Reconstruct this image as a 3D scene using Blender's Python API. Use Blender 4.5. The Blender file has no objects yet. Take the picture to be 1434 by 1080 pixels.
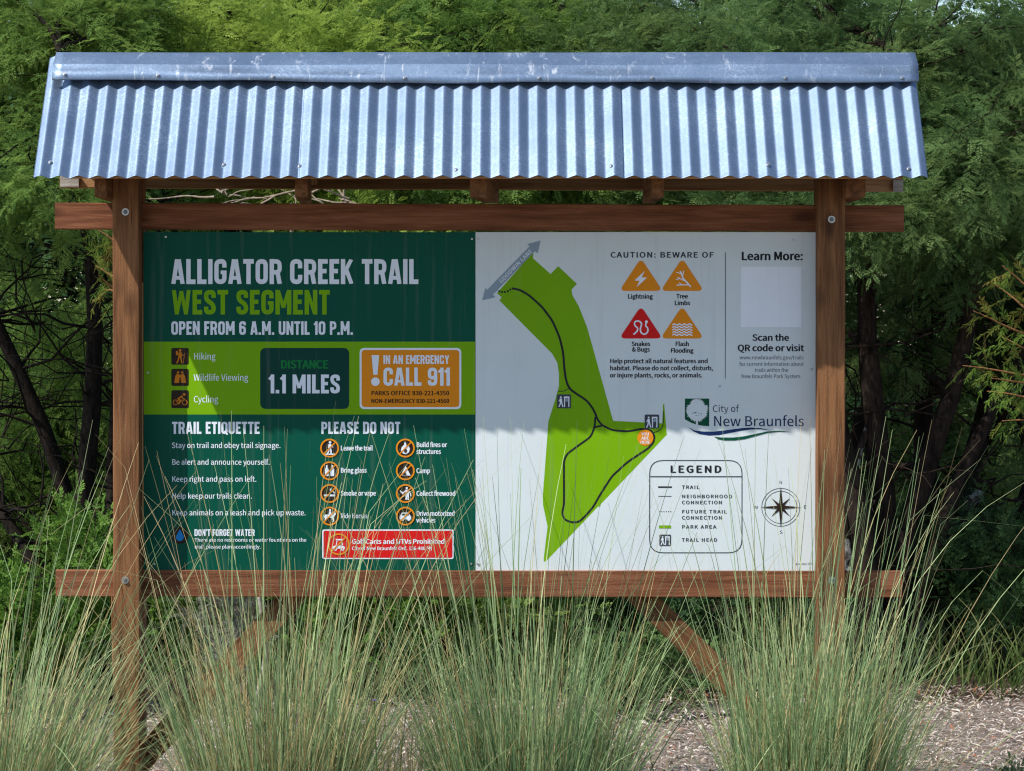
import bpy, bmesh, math, random
import numpy as np
from mathutils import Vector, Matrix, Euler

# ------------------------------------------------------------------ camera, light, exposure
S = bpy.context.scene
COL = S.collection
R = math.radians
CAM_D, CAM_H, FPX, HORIZON = 12.0, 1.6, 4644.0, 471.0
GZ = -0.2      # level of the ground; the camera is 1.8 m above it
# metres to the board, eye height, focal length in photo pixels

cam_data = bpy.data.cameras.new('camera')
cam_data.sensor_width = 36.0
cam_data.lens = FPX / 1434.0 * 36.0
cam_data.clip_end = 500
cam_data.clip_start = 0.1
cam = bpy.data.objects.new('camera', cam_data)
COL.objects.link(cam)
cam.location = (0, -CAM_D, CAM_H)
cam.rotation_euler = (R(90) - math.atan((540 - HORIZON) / FPX), 0, 0)
S.camera = cam

SUN_AZ, SUN_EL = 58.0, 50.1          # azimuth measured to the left of the direction from the board to the camera
sun_dir = Vector((-math.sin(R(SUN_AZ)) * math.cos(R(SUN_EL)), -math.cos(R(SUN_AZ)) * math.cos(R(SUN_EL)), math.sin(R(SUN_EL))))
world = bpy.data.worlds.new('World')
S.world = world
world.use_nodes = True
wn = world.node_tree
bg = wn.nodes['Background']
sky = wn.nodes.new('ShaderNodeTexSky')
sky.sky_type = 'NISHITA'
sky.sun_disc = False
sky.sun_elevation = R(SUN_EL)
sky.sun_rotation = math.atan2(sun_dir.x, sun_dir.y)
sky.air_density = 1.0
sky.dust_density = 0.4
sky.ozone_density = 1.6
wn.links.new(sky.outputs[0], bg.inputs['Color'])
bg.inputs['Strength'].default_value = 0.135

sun_data = bpy.data.lights.new('sun', 'SUN')
sun_data.energy = 5.0
sun_data.angle = R(0.53)
sun_data.color = (1.0, 0.965, 0.90)
sun = bpy.data.objects.new('sun', sun_data)
COL.objects.link(sun)
sun.rotation_euler = (-sun_dir).to_track_quat('-Z', 'Y').to_euler()
sun.location = sun_dir * 20

S.view_settings.view_transform = 'Standard'
S.view_settings.look = 'None'
S.view_settings.exposure = 0.27
S.view_settings.gamma = 1.0
S.cycles.use_denoising = True
S.cycles.denoising_prefilter = "ACCURATE"
S.cycles.use_adaptive_sampling = False
S.cycles.filter_width = 1.2
S.cycles.max_bounces = 7
S.cycles.diffuse_bounces = 4
S.cycles.sample_clamp_indirect = 4.0
S.cycles.glossy_bounces = 3
S.cycles.transmission_bounces = 4
S.cycles.transparent_max_bounces = 8


def W(px, py, Y):
    """a point of the place, from the bearing it has from the camera and its distance behind the board"""
    d = CAM_D + Y
    return Vector(((px - 717.0) * d / FPX, Y, CAM_H + (HORIZON - py) * d / FPX))


# ------------------------------------------------------------------ tagging and small builders
def tag(o, label=None, cat=None, group=None, kind=None):
    if label: o['label'] = label
    if cat: o['category'] = cat
    if group: o['group'] = group
    if kind: o['kind'] = kind
    return o


def empty(name, loc=(0, 0, 0)):
    o = bpy.data.objects.new(name, None)
    o.empty_display_size = 0.1
    COL.objects.link(o)
    o.location = loc
    return o


def link(name, me, parent=None, mats=()):
    o = bpy.data.objects.new(name, me)
    COL.objects.link(o)
    for m in mats:
        me.materials.append(m)
    if parent is not None:
        o.parent = parent
    return o


def np_mesh(name, V, F, mi=None, tint=None, smooth=False):
    """V (n,3), F (m,k) one face size, or list of arrays of faces"""
    me = bpy.data.meshes.new(name)
    Fs = F if isinstance(F, list) else [F]
    Fs = [np.asarray(f, dtype=np.int32) for f in Fs if len(f)]
    V = np.asarray(V, dtype=np.float32)
    me.vertices.add(len(V))
    me.vertices.foreach_set('co', V.ravel())
    loops = np.concatenate([f.ravel() for f in Fs])
    tot = np.concatenate([np.full(len(f), f.shape[1], dtype=np.int32) for f in Fs])
    start = np.concatenate([[0], np.cumsum(tot)[:-1]]).astype(np.int32)
    me.loops.add(len(loops))
    me.loops.foreach_set('vertex_index', loops)
    me.polygons.add(len(tot))
    me.polygons.foreach_set('loop_start', start)
    me.polygons.foreach_set('loop_total', tot)
    if mi is not None:
        me.polygons.foreach_set('material_index', np.asarray(mi, dtype=np.int32))
    if smooth:
        me.polygons.foreach_set('use_smooth', np.ones(len(tot), dtype=bool))
    if tint is not None:
        a = me.attributes.new('tint', 'FLOAT', 'POINT')
        a.data.foreach_set('value', np.asarray(tint, dtype=np.float32))
    me.update(calc_edges=True)
    return me


# ------------------------------------------------------------------ materials
def mat(name):
    m = bpy.data.materials.new(name)
    m.use_nodes = True
    nt = m.node_tree
    return m, nt, nt.nodes['Principled BSDF']


def flat(name, col, rough=0.45, spec=0.35, metal=0.0):
    m, nt, b = mat(name)
    b.inputs['Base Color'].default_value = (*col, 1)
    b.inputs['Roughness'].default_value = rough
    b.inputs['Specular IOR Level'].default_value = spec
    b.inputs['Metallic'].default_value = metal
    return m


def N(nt, t, **kw):
    n = nt.nodes.new(t)
    for k, v in kw.items():
        if k in n.inputs:
            n.inputs[k].default_value = v
        else:
            setattr(n, k, v)
    return n


def ramp(nt, src, stops):
    r = nt.nodes.new('ShaderNodeValToRGB')
    e = r.color_ramp.elements
    while len(e) < len(stops):
        e.new(0.5)
    for el, (p, c) in zip(e, stops):
        el.position = p
        el.color = (*c, 1)
    nt.links.new(src, r.inputs[0])
    return r


def mapped(nt, scale, coord='Object', loc=(0, 0, 0)):
    tc = nt.nodes.new('ShaderNodeTexCoord')
    mp = nt.nodes.new('ShaderNodeMapping')
    mp.inputs['Scale'].default_value = scale
    mp.inputs['Location'].default_value = loc
    nt.links.new(tc.outputs[coord], mp.inputs[0])
    return mp.outputs[0]


def bump(nt, b, src, strength, dist):
    bn = nt.nodes.new('ShaderNodeBump')
    bn.inputs['Strength'].default_value = strength
    bn.inputs['Distance'].default_value = dist
    nt.links.new(src, bn.inputs['Height'])
    nt.links.new(bn.outputs[0], b.inputs['Normal'])
    return bn


def wood(name, c_dark, c_mid, c_light, sawn=0.3):
    """grain runs along the local X of each beam"""
    m, nt, b = mat(name)
    oi = nt.nodes.new('ShaderNodeObjectInfo')
    tc = nt.nodes.new('ShaderNodeTexCoord')
    off = nt.nodes.new('ShaderNodeVectorMath'); off.operation = 'MULTIPLY_ADD'
    nt.links.new(oi.outputs['Random'], off.inputs[0])
    off.inputs[1].default_value = (13.7, 7.1, 3.3)
    nt.links.new(tc.outputs['Object'], off.inputs[2])
    def mp(s):
        q = nt.nodes.new('ShaderNodeMapping'); q.inputs['Scale'].default_value = s
        nt.links.new(off.outputs[0], q.inputs[0]); return q.outputs[0]
    n1 = N(nt, 'ShaderNodeTexNoise', Scale=1.0, Detail=5.0, Roughness=0.65, Distortion=0.6)
    nt.links.new(mp((2.2, 38, 38)), n1.inputs['Vector'])
    n2 = N(nt, 'ShaderNodeTexNoise', Scale=1.0, Detail=3.0, Roughness=0.6)
    nt.links.new(mp((6, 260, 260)), n2.inputs['Vector'])
    n3 = N(nt, 'ShaderNodeTexNoise', Scale=1.0, Detail=2.0)
    nt.links.new(mp((2.5, 5, 5)), n3.inputs['Vector'])
    add = N(nt, 'ShaderNodeMath', operation='MULTIPLY_ADD')
    nt.links.new(n2.outputs[0], add.inputs[0]); add.inputs[1].default_value = 0.35
    nt.links.new(n1.outputs[0], add.inputs[2])
    add2 = N(nt, 'ShaderNodeMath', operation='MULTIPLY_ADD')
    nt.links.new(n3.outputs[0], add2.inputs[0]); add2.inputs[1].default_value = 0.35
    nt.links.new(add.outputs[0], add2.inputs[2])
    r = ramp(nt, add2.outputs[0], [(0.62, c_dark), (0.80, c_mid), (0.97, c_light)])
    # knots
    v = N(nt, 'ShaderNodeTexVoronoi', Scale=1.0)
    nt.links.new(mp((3.2, 7, 7)), v.inputs['Vector'])
    kr = ramp(nt, v.outputs['Distance'], [(0.07, (1, 1, 1)), (0.22, (0, 0, 0))])
    mx = nt.nodes.new('ShaderNodeMix'); mx.data_type = 'RGBA'
    km = N(nt, 'ShaderNodeMath', operation='MULTIPLY'); km.inputs[1].default_value = 0.7
    nt.links.new(kr.outputs[0], km.inputs[0])
    nt.links.new(km.outputs[0], mx.inputs[0])
    nt.links.new(r.outputs[0], mx.inputs[6])
    mx.inputs[7].default_value = (c_dark[0] * 0.45, c_dark[1] * 0.4, c_dark[2] * 0.4, 1)
    n4 = N(nt, 'ShaderNodeTexNoise', Scale=1.0, Detail=2.0, Roughness=0.4, Distortion=0.3)
    nt.links.new(mp((3.0, 110, 110)), n4.inputs['Vector'])
    cr = ramp(nt, n4.outputs[0], [(0.235, (1, 1, 1)), (0.265, (0, 0, 0))])
    mx2 = nt.nodes.new('ShaderNodeMix'); mx2.data_type = 'RGBA'
    nt.links.new(cr.outputs[0], mx2.inputs[0]); nt.links.new(mx.outputs[2], mx2.inputs[6])
    mx2.inputs[7].default_value = (c_dark[0] * 0.2, c_dark[1] * 0.2, c_dark[2] * 0.2, 1)
    nt.links.new(mx2.outputs[2], b.inputs['Base Color'])
    b.inputs['Roughness'].default_value = 0.75
    b.inputs['Specular IOR Level'].default_value = 0.25
    ns = N(nt, 'ShaderNodeTexNoise', Scale=1.0, Detail=4.0, Roughness=0.7)
    nt.links.new(mp((120, 420, 420)), ns.inputs['Vector'])
    hs = N(nt, 'ShaderNodeMath', operation='MULTIPLY_ADD')
    nt.links.new(ns.outputs[0], hs.inputs[0]); hs.inputs[1].default_value = 0.8
    nt.links.new(add.outputs[0], hs.inputs[2])
    bump(nt, b, hs.outputs[0], 0.55 + sawn, 0.003)
    return m


M_WOOD = wood('stained_cedar', (0.064, 0.026, 0.010), (0.158, 0.066, 0.025), (0.262, 0.118, 0.047))
M_RAIL = wood('rough_sawn_cedar', (0.092, 0.031, 0.013), (0.178, 0.062, 0.026), (0.272, 0.108, 0.052), 0.45)
M_PINE = wood('pale_pine', (0.20, 0.095, 0.035), (0.34, 0.175, 0.07), (0.46, 0.26, 0.12))
M_ENDGRAIN = wood('weathered_end', (0.25, 0.22, 0.18), (0.36, 0.32, 0.27), (0.45, 0.41, 0.36))


METAL = 0.86


def galvanized(name, stain):
    m, nt, b = mat(name)
    v = N(nt, 'ShaderNodeTexVoronoi', Scale=1.0)
    nt.links.new(mapped(nt, (230, 230, 230)), v.inputs['Vector'])
    n = N(nt, 'ShaderNodeTexNoise', Scale=1.0, Detail=4.0, Roughness=0.6)
    nt.links.new(mapped(nt, (4, 4, 4)), n.inputs['Vector'])
    sp = nt.nodes.new('ShaderNodeSeparateColor')
    nt.links.new(v.outputs['Color'], sp.inputs[0])
    a = N(nt, 'ShaderNodeMath', operation='MULTIPLY_ADD'); a.inputs[1].default_value = 0.40
    nt.links.new(sp.outputs[0], a.inputs[0]); nt.links.new(n.outputs[0], a.inputs[2])
    c = ramp(nt, a.outputs[0], [(0.30, (0.160, 0.226, 0.335)), (0.80, (0.206, 0.282, 0.40)), (1.0, (0.295, 0.38, 0.50))])
    # white rust: runs and blotches
    w1 = N(nt, 'ShaderNodeTexNoise', Scale=1.0, Detail=6.0, Roughness=0.72, Distortion=0.8)
    nt.links.new(mapped(nt, (30, 10, 9) if stain else (9, 14, 5)), w1.inputs['Vector'])
    wr = ramp(nt, w1.outputs[0], [(0.57 if stain else 0.68, (0, 0, 0)), (0.66 if stain else 0.78, (1, 1, 1))])
    w2 = N(nt, 'ShaderNodeTexNoise', Scale=1.0, Detail=3.0)
    nt.links.new(mapped(nt, (2.2, 1, 1), loc=(3.1, 0, 0)), w2.inputs['Vector'])
    wg = ramp(nt, w2.outputs[0], [(0.40 if stain else 0.48, (0, 0, 0)), (0.58, (1, 1, 1))])
    wm = N(nt, 'ShaderNodeMath', operation='MULTIPLY')
    nt.links.new(wr.outputs[0], wm.inputs[0]); nt.links.new(wg.outputs[0], wm.inputs[1])
    mx = nt.nodes.new('ShaderNodeMix'); mx.data_type = 'RGBA'
    wk = N(nt, 'ShaderNodeMath', operation='MULTIPLY'); wk.inputs[1].default_value = 0.55 if stain else 0.4
    nt.links.new(wm.outputs[0], wk.inputs[0])
    nt.links.new(wk.outputs[0], mx.inputs[0]); nt.links.new(c.outputs[0], mx.inputs[6])
    mx.inputs[7].default_value = (0.72, 0.74, 0.76, 1)
    nt.links.new(mx.outputs[2], b.inputs['Base Color'])
    inv = N(nt, 'ShaderNodeMath', operation='MULTIPLY_ADD'); inv.inputs[1].default_value = -0.6; inv.inputs[2].default_value = METAL
    nt.links.new(wk.outputs[0], inv.inputs[0])
    nt.links.new(inv.outputs[0], b.inputs['Metallic'])
    rr = N(nt, 'ShaderNodeMath', operation='MULTIPLY_ADD'); rr.inputs[1].default_value = 0.14; rr.inputs[2].default_value = 0.38
    nt.links.new(a.outputs[0], rr.inputs[0]); nt.links.new(rr.outputs[0], b.inputs['Roughness'])
    bump(nt, b, a.outputs[0], 0.12, 0.001)
    return m


METAL = 0.72
M_GALV = galvanized('galvanized_sheet', False)
M_CAP = galvanized('galvanized_cap', True)
M_BOLT = flat('bolt_steel', (0.45, 0.45, 0.44), 0.4, 0.5, 0.9)
M_BOLTD = flat('bolt_head_steel', (0.16, 0.16, 0.17), 0.5, 0.5, 0.8)
M_SCREW = flat('screw_steel', (0.62, 0.63, 0.65), 0.3, 0.5, 0.9)


def printed(name, col, rough=0.45, spec=0.10):
    """ink on a laminated sign sheet: slightly rippled gloss"""
    m, nt, b = mat(name)
    n = N(nt, 'ShaderNodeTexNoise', Scale=1.0, Detail=2.0)
    nt.links.new(mapped(nt, (10, 10, 60)), n.inputs['Vector'])
    dirt = N(nt, 'ShaderNodeTexNoise', Scale=1.0, Detail=5.0, Roughness=0.65)
    nt.links.new(mapped(nt, (3, 3, 3)), dirt.inputs['Vector'])
    r = ramp(nt, dirt.outputs[0], [(0.3, tuple(c * 0.92 for c in col)), (0.7, col)])
    stk = N(nt, 'ShaderNodeTexNoise', Scale=1.0, Detail=3.0, Roughness=0.6)
    nt.links.new(mapped(nt, (32, 32, 1.3)), stk.inputs['Vector'])
    sr = ramp(nt, stk.outputs[0], [(0.56, (0, 0, 0)), (0.78, (0.16, 0.16, 0.16))])
    mx = nt.nodes.new('ShaderNodeMix'); mx.data_type = 'RGBA'
    nt.links.new(sr.outputs[0], mx.inputs[0]); nt.links.new(r.outputs[0], mx.inputs[6])
    mx.inputs[7].default_value = (0.30, 0.29, 0.26, 1)
    nt.links.new(mx.outputs[2], b.inputs['Base Color'])
    b.inputs['Roughness'].default_value = rough
    b.inputs['Specular IOR Level'].default_value = spec
    bump(nt, b, n.outputs[0], 0.06, 0.002)
    return m


INK = {
    'green': printed('ink_deep_green', (0.001, 0.082, 0.050)),
    'dgreen': printed('ink_plate_green', (0.002, 0.050, 0.038)),
    'lime': printed('ink_lime', (0.19, 0.41, 0.003)),
    'limetext': printed('ink_lime_lettering', (0.19, 0.41, 0.003)),
    'white': printed('ink_white', (0.82, 0.87, 0.95)),
    'sheet': printed('ink_pale_sheet', (0.69, 0.75, 0.765)),
    'qrwhite': printed('ink_bright_white', (0.84, 0.88, 0.95)),
    'black': printed('ink_black', (0.018, 0.020, 0.026)),
    'slate': printed('ink_slate', (0.055, 0.065, 0.085)),
    'grey': printed('ink_grey', (0.10, 0.115, 0.13)),
    'orange': printed('ink_orange', (0.80, 0.27, 0.012)),
    'icon': printed('ink_icon_orange', (0.62, 0.20, 0.012)),
    'red': printed('ink_red', (0.68, 0.014, 0.014)),
    'blue': printed('ink_blue', (0.015, 0.23, 0.62)),
    'arrow': printed('ink_arrow_grey', (0.27, 0.35, 0.42)),
    'navy': printed('ink_navy', (0.010, 0.030, 0.110)),
    'logo': printed('ink_logo_green', (0.003, 0.075, 0.040)),
    'midgreen': printed('ink_mid_green', (0.006, 0.19, 0.045)),
    'brown': printed('ink_dark_brown', (0.030, 0.018, 0.012)),
}
INKN = list(INK)

# ------------------------------------------------------------------ lettering: outlines of a plain sans and a narrow poster face
FONT = "&3A#>.h+m0&,)1),e2#,12s+m31,]2K,v1_-G2N.f3)092/091_.z1$-t/v.x.|0008120j2O0E3Z/74(-t3Q-G24-S1=-v0@,m/D,B.$-%,J#,0H-:/a,j.s,Y-h-#-?.*-Y.u.@/[/<.D#,.[0j.B1Q.:25.Q3%/83C/l3,/{2M/W1T (/[#6.T)n/2*-.T+?..,Y-q-y-i/A-q0c..2(.T3B/24T.T4n-r3W-E2<-)0p,y/A-)-k-E,F-r+* )/[#6-&)n-c+*.6,F.Q-k.[/A.Q0p.62<-c3W-&4n,H4T-%3B-M2(-e0c-l/A-e-y-M,Y-%+?,H*- ,.z#0,i)t-w*k.C,2./-$-R-@,|-0,i,[,|,.-P+w-Z+x-@++,S*N -/d#(,L.Z/8.Z/8/E,L/E ..z#,-M+m-z,%.4,U-z-.-M-@,y-.,g,U,y,% /06#(,+*$,k*$0(4V/A4V 01{#4.z+m0#,*0i,o1<.01K/y1<1h0i3&0#3k.z4(-x3k-23&,`1h,P/y,`.0-2,o-x,*#,.z,Z-r-H-L/y-r2O.z3<0*2O0O/y0*-H 11{#0,u+y1<+y1<,j/a,j/a3u.v3u.53W-<3B-<2d.b2d.b,j,u,j 21{#;,J+y1J+y1J,l/8,l.W,j-w,f/6.&05/>0n0Q1)1d0J3H.e4(-I3f,F2s,z2A-d2|.Z3:/d2l0+1`/q0Y/5/H.).*,J,T 31{#@.l+m0[,H1E.+0r/I/b0-/b020d0p1-2*0K3S.i4(-U3j,U3--,2N-p3&.f3:/e2t0,1|/Y0u-s0M-s/c/m/<0D../u-&.f,]-Y,v,j-T,<,u-<,1 41{#//^+y0W+y0W.11].11].x0W.x0W3u/N3u,3.k,3.1/^.1#,/^.x-6.x/$1^/C29/_2n/b2n/_2-/^1E 51{#=.k+m/i,#0Y,R14-E1G.S0b0M/#1+.D0|-l0h.$3*1$3*1$3u-13u,s05-I/q.)06.f0A/x/p0G.Q/t-0.c,]-T,u,g-R,:,q-;,0 61{#;/7+m0n,R1Q.G0u0</>0t.C0]-P/w-a1O./2Q.h3*/T39093*0l2[1E390W3m/P4(.G3m-L3*,l1f,U/g,h.&-@,k.2,)#,-R/1.B/w/00207/a0V.G04-,/7,X.&-: 81{#6.|+m0k,H1N-q1*/301/y010$0o0k151w0Z3K/$4&-M3M,n2$-20w-u03-u00,u/=,L-w-3,H#,/S0<.=0w-f2$.,2x/#3>/|2s0C1r011&#,/#,U-l,z-A.$-]/(.J/m/u/,0S-t0.,w :.z#,-M04-z0G.40x-z1O-M1c,y1O,g0x,y0G#,-M+m-z,%.4,U-z-.-M-@,y-.,g,U,y,% A2U#,,#+y-$+y-i.F0a.F1K+y2Q+y/l3u.b3u#,.%/4.I0H.n1f/63,/:3,/^1f0)0H0J/4 B3+#2-(+y/W+y0l,-1g,S2E-;2X.=20/W0{040{091o0t201z1E3M/H3u-(3u#+.(0S.(3./<3.0a2n111o0c0r/80S#+.(,h.(/g/K/g1(/H1Z.@1&-0/K,h C2r#>0(+m1I,.2O,y1w-X1-,w0,,b/),v.=-V-j.Y-Z/y-k1>.?2?/-2x0/331&2z1g2I2>3*1G3g0.4(.c3i-X2y,p1_,W/w,o.5-V,t.`,, D3I#/-(+y/++y0`,81n-$2S.<2j/y2S1^1n2s0^3^/&3u-(3u#/.(,j.(3,.y3,042s1)2=1W1>1g/y1W.Z1)-Z04,|.y,j E2B#0-(+y1g+y1g,l.(,l.(/c1*/c1*0V.(0V.(3*1[3*1[3u-(3u F1x#.-(+y.(+y.(/R1,/R1,0E.(0E.(3*1[3*1[3u-(3u G3J#B03+m1Z,+2[,f2[0+0$0+0$/91c/91c-21+,m0<,b/0,v.?-V-k.Y-Z/y-l1>.B2?/32x0;331;2y1{2I2R3*1Z3f084(.i3i-Z2y,p1_,W/w,p.5-X,t.e,, H3p#0-(+y.(+y.(/c1h/c1h+y2i+y2i3u1h3u1h0W.(0W.(3u-(3u I/0#(-(+y.(+y.(3u-(3u K2z#1-(+y.(+y.(.N/I0-1l+y2v+y0(0t2T3u1G3u.*/v.(/v.(3u-(3u L1p#*-(+y1S+y1S,l.(,l.(3u-(3u M4h#>-(+y-y+y-y0D-u1S-m2c-q2c.P0t0$,h0a,h240t2n2c2q2c2j1S2f0D2f+y3`+y3`3u2M3u0x/_0a.n0G.#0C.#0*.n/i/_.:3u-(3u N3k#6-(+y.#+y.#00-y1F-r2Z-v2Z.i0{1`+y2c+y2c3u1g3u1g/i1k.P1s-;1o-;0{.t.*3u-(3u O4$#4/{+m1C,-2J,w3/.93E/y3/1`2J2z1C3i/{4(.Y3i-S2z,n1`,W/y,n.9-S,w.Y,-#4/{,b/$,v.;-W-j.Z-Z/y-j1>.;2?/$2x/{330y2x1c2?241>2B/y24.Z1c-W0y,v P2n#1-(+y.(+y.(///D//0U/<1N/d2+0O2>1W2+2`1N3G0S3j/@3u-(3u#+.(/w.(3,/53,0h2i1>1W0j0A/8/w Q4$#4/{,^/$,s.;-T-j.X-Z/y-j1>.;2?/$2x/{330y2x1c2?241>2B/y24.X1c-T0y,s#=2H)y3**$3T*13C*u3#*n2R*k1C+)0V+p1d,>2Y-233.G3E/y3/1`2J2z1C3i/{4(.Y3i-S2z,n1`,W/y,k.D-F-..?,;/O+o0V*P R2o#+.(00.(3,/F3,0m2j1@1a0m0R/F00#01H+y2T+y0R/K1m052@1a1S3I/S3u-(3u-(+y.(+y.(/A/N/A S2I#@/:+m18,M1y.*1N/J0@05/50a.>12-q2%.<2q/C330C2{122J1a3*0_3i/C4(-U3L,o1x-E0Y.M/u/Y/H0U.r0w-|0P-(/;,b.*,z-*-a,N,|-b,0 T2L#,.c+y/c+y/c3*2.3*2.3u,>3u,>3*.c3* U3j#6/r+m1#+|1u,V2Q-[2e/82e3u1h3u1h/617-9/r,b.U-9.$/6.$3u-%3u-%/8-9-[-n,V.f+| V25#0.P+y/`+y253u133u/t/Y/R.=//,{/+,{.a.=.?/Y-%3u+z3u W5N#@-v+y/.+y0>0g0P1`0b2V0f2V0w1`100g2B+y3T+y553u493u3E/W32.>2x-#2r-#2X.>2@/W163u0=3u/5/W.t.>.[-#.W-#.B.>.-/W-<3u,93u Y1d#2.A+y/A+y/A/&1e3u0a3u/`1_/<0k.q/v.m/v.I0k.&1_-$3u+x3u.A/& a2*#9.?+m/C,)0;,_0>,_0F+y15+y15/W0d1B/22#-o1f,o18-80T.%0{.|13/z0d06/b.X/H-M.z,l.A,X-O-+,:#+.X,Z-p,n-T-T.0.O06/%06-F/G,l b2_#7/T+m0Q,%1A,^1t-^2-.|1y081P140i1j/h2#.k1h-u13-y28-y4X,y4X,y+y-g+y-n,U-r,U.b,$#-/F,^.d,j-y-;-y0D.h0y/Q120d0V1+.{0X-< c1O#:/<+m0>,$14,U0g-80/,l/D,].(-;-S.t.*0S/G120%1%0V0_1*1?0B1k/C2#.<1k-D14,g06,R.t,e-X-?,[.4,% d2a#7.z+m/y,)0g,^0j,^0r+y1a+y1a4X0a4X0a2A0f1@/{1m/+2#..1j->12,f04,S.t,c-X-5,Z-y,%#-/4,^-{-:-T.u.(0S/:12/z1%0a0T0a-L/y,p e1z#8/B+m0H+|1<,H0v-*09,e/L,Y.+-2-P.`1M.`1P.v1Q/80t1:/22#.41j-A13,f05,R.t,f-X-B,[.9,%#)-O/E.*0e/4160;0f0^/E f/N#8,@1(-.1(-.+y.-+y.-1(/C1(/C1p.-1p.-2j.?3^.x3x/;3t/Y3j/m4T/D4a.n4f-S47-.2k-.1p,@1k g2+#F.x)91.)p1v+=1H,C/r,a.d,a-t,q-a-@-j-e.).%.O-r.w-m0M.E1,/r0y0V0Z1,1m1,1m1p/h1p/G1y.w2#-F1J,e/t,z.y-P.?-P.;-)-m,o-3-#,W-E,6-E,1,f+T,Q*m-4)^#,.w.O.).r-a/t.(0u.w1</m0u04/t/m.r#//+)v-n*6-E*y-Q+M-{+y.D+s.e+q/g+q0^+c0x+.0K*> h2T#5,y+y-y+y-y08.g0u/U100H0h0`/U0`+y1_+y1_/b181H/q2#.j1c-u1$-y28-y4X,y4X i.x#(,y+y-y+y-y1p,y1p#,-L3*-w39..3e-w44-L4D,{44,k3e,{39 j.x#0,A)A-W)p-y+=-y1p,z1p,z+=,m*J,9*/+w*2+`*8+N)N+p)E#,-L3*-v39..3e-v44-L4D,{44,k3e,{39 k1x#1,y+y-w+y-w-Q/&.k0h+y1o+y/Z/M1W1p0M1p-{.f-w.f-w4X,y4X l/&#/.#+m.A+o.V+t.J,_.8,].&,f-y-)-y4X,y4X,y-/-5,2 m6##@,y+y-y+y-y08.e0u/J100;0h0R/U0R+y1Q+y1Q082>0u3#103n0h4,/U4,+y5++y5+/b4^1H3?2#2=1a1C0r0j1b/d2#.f1c-s0|-q0|-h1p,y1p n2W#5,y+y-y+y-y08.g0u/U100H0h0`/U0`+y1_+y1_/b181H/q2#.j1c-s0|-q0|-h1p,y1p o2S#4/9+m0<,%11,[1f-X1z.t1f0611140<1k/92#.61k-B14,f06,R.t,f-X-B,[.6,%#,/9,].$-;-S.t.$0S/9120N0S0y.t0N-; p2a#7,y)M-y)M-y+M-v,P.e+|/T+m0Q,%1A,^1t-^2-.|1y081P140i1j/h2#.i1g-s12-q12-h1p,y1p#-/F,^.d,j-y-;-y0D.h0y/Q120d0V1+.{0X-< r03#3,y+y-y+y-y/f.^0k/J1./f1+0#1$041q/t1z/U2#.]1`-s0i-q0i-h1p,y1p s1&#>.O+m0+,A0]-U0).g.o/C-y/g-V0E-o0{.`18/E1+0#0c0N1A/`1k._2#-21Q,[0A-3/7.B.[/;.6/b-Q/G,p.R,W-W,i,j-=,?,[->,( t0(#8.k+m/D+s/t,&/b,j/E,`/%,Z.@,u..-g..1(/d1(/d1p..1p..3Q-=3Q-41p,:1k,:1(-/1(-/-i-O,C u2T#5.a+m/f,-0[,r0_,r0e+y1U+y1U1p0V1p0V-`/j,u.z,`./-(-q.9-q1p,q1p,q..-?,G v1Z#0.8+y/F+y1M1p0O1p/E.O/--[.n,h.i,h.Q-[.9.O-/1p,,1p w4_#>-s+y/&+y/r/.0+/y0<0n0A0n0R/z0e/01W+y2j+y4E1p3I1p2V.K2E-Z26,k21,k1f.K0m1p/p1p.w.K.e-Z.S,k.O,k.0.K-;1p,:1p y1Z#8-()I.J*#/:+L1M1p0P1p/K.W.z,u.u,u.Y-h.@.W-/1p,,1p.M+x.A+P-m*X-$*8,h*;,U*A,C)S,`)K z1.#.,A+y0k+y0k,h-W,h0b1@0b1p,`1p,`1(/K1(,A,O"
FA = ''.join(chr(c) for c in range(35, 127) if chr(c) not in '\\"\'')[:88]
FI = {c: i for i, c in enumerate(FA)}
GLYPH = {}
for tok in FONT.split(' '):
    ch, s = tok[0], tok[1:]
    pos = 0
    def num():
        global pos
        v = FI[s[pos]] * 88 + FI[s[pos + 1]]
        pos += 2
        return v
    adv = num() - 700
    cs = []
    while pos < len(s):
        n = num()
        cs.append([(num() - 700, num() - 700) for _ in range(n)])
    GLYPH[ch] = (adv, cs)
GLYPH[' '] = (215, [])


def round_poly(pts, r, closed):
    """round the corners of a polyline"""
    out = []
    n = len(pts)
    for i, p in enumerate(pts):
        if not closed and i in (0, n - 1):
            out.append(p); continue
        rad = r[i] if isinstance(r, (list, tuple)) else r
        a = Vector(pts[i - 1]); b = Vector(p); c = Vector(pts[(i + 1) % n])
        u = a - b; v = c - b
        k = min(rad, u.length * 0.5, v.length * 0.5)
        if k < 1e-4 or u.length < 1e-6 or v.length < 1e-6:
            out.append(p); continue
        p0 = b + u.normalized() * k; p2 = b + v.normalized() * k
        for j in range(6):
            t = j / 5
            q = p0 * (1 - t) ** 2 + b * 2 * t * (1 - t) + p2 * t * t
            out.append((q.x, q.y))
    return out


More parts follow.
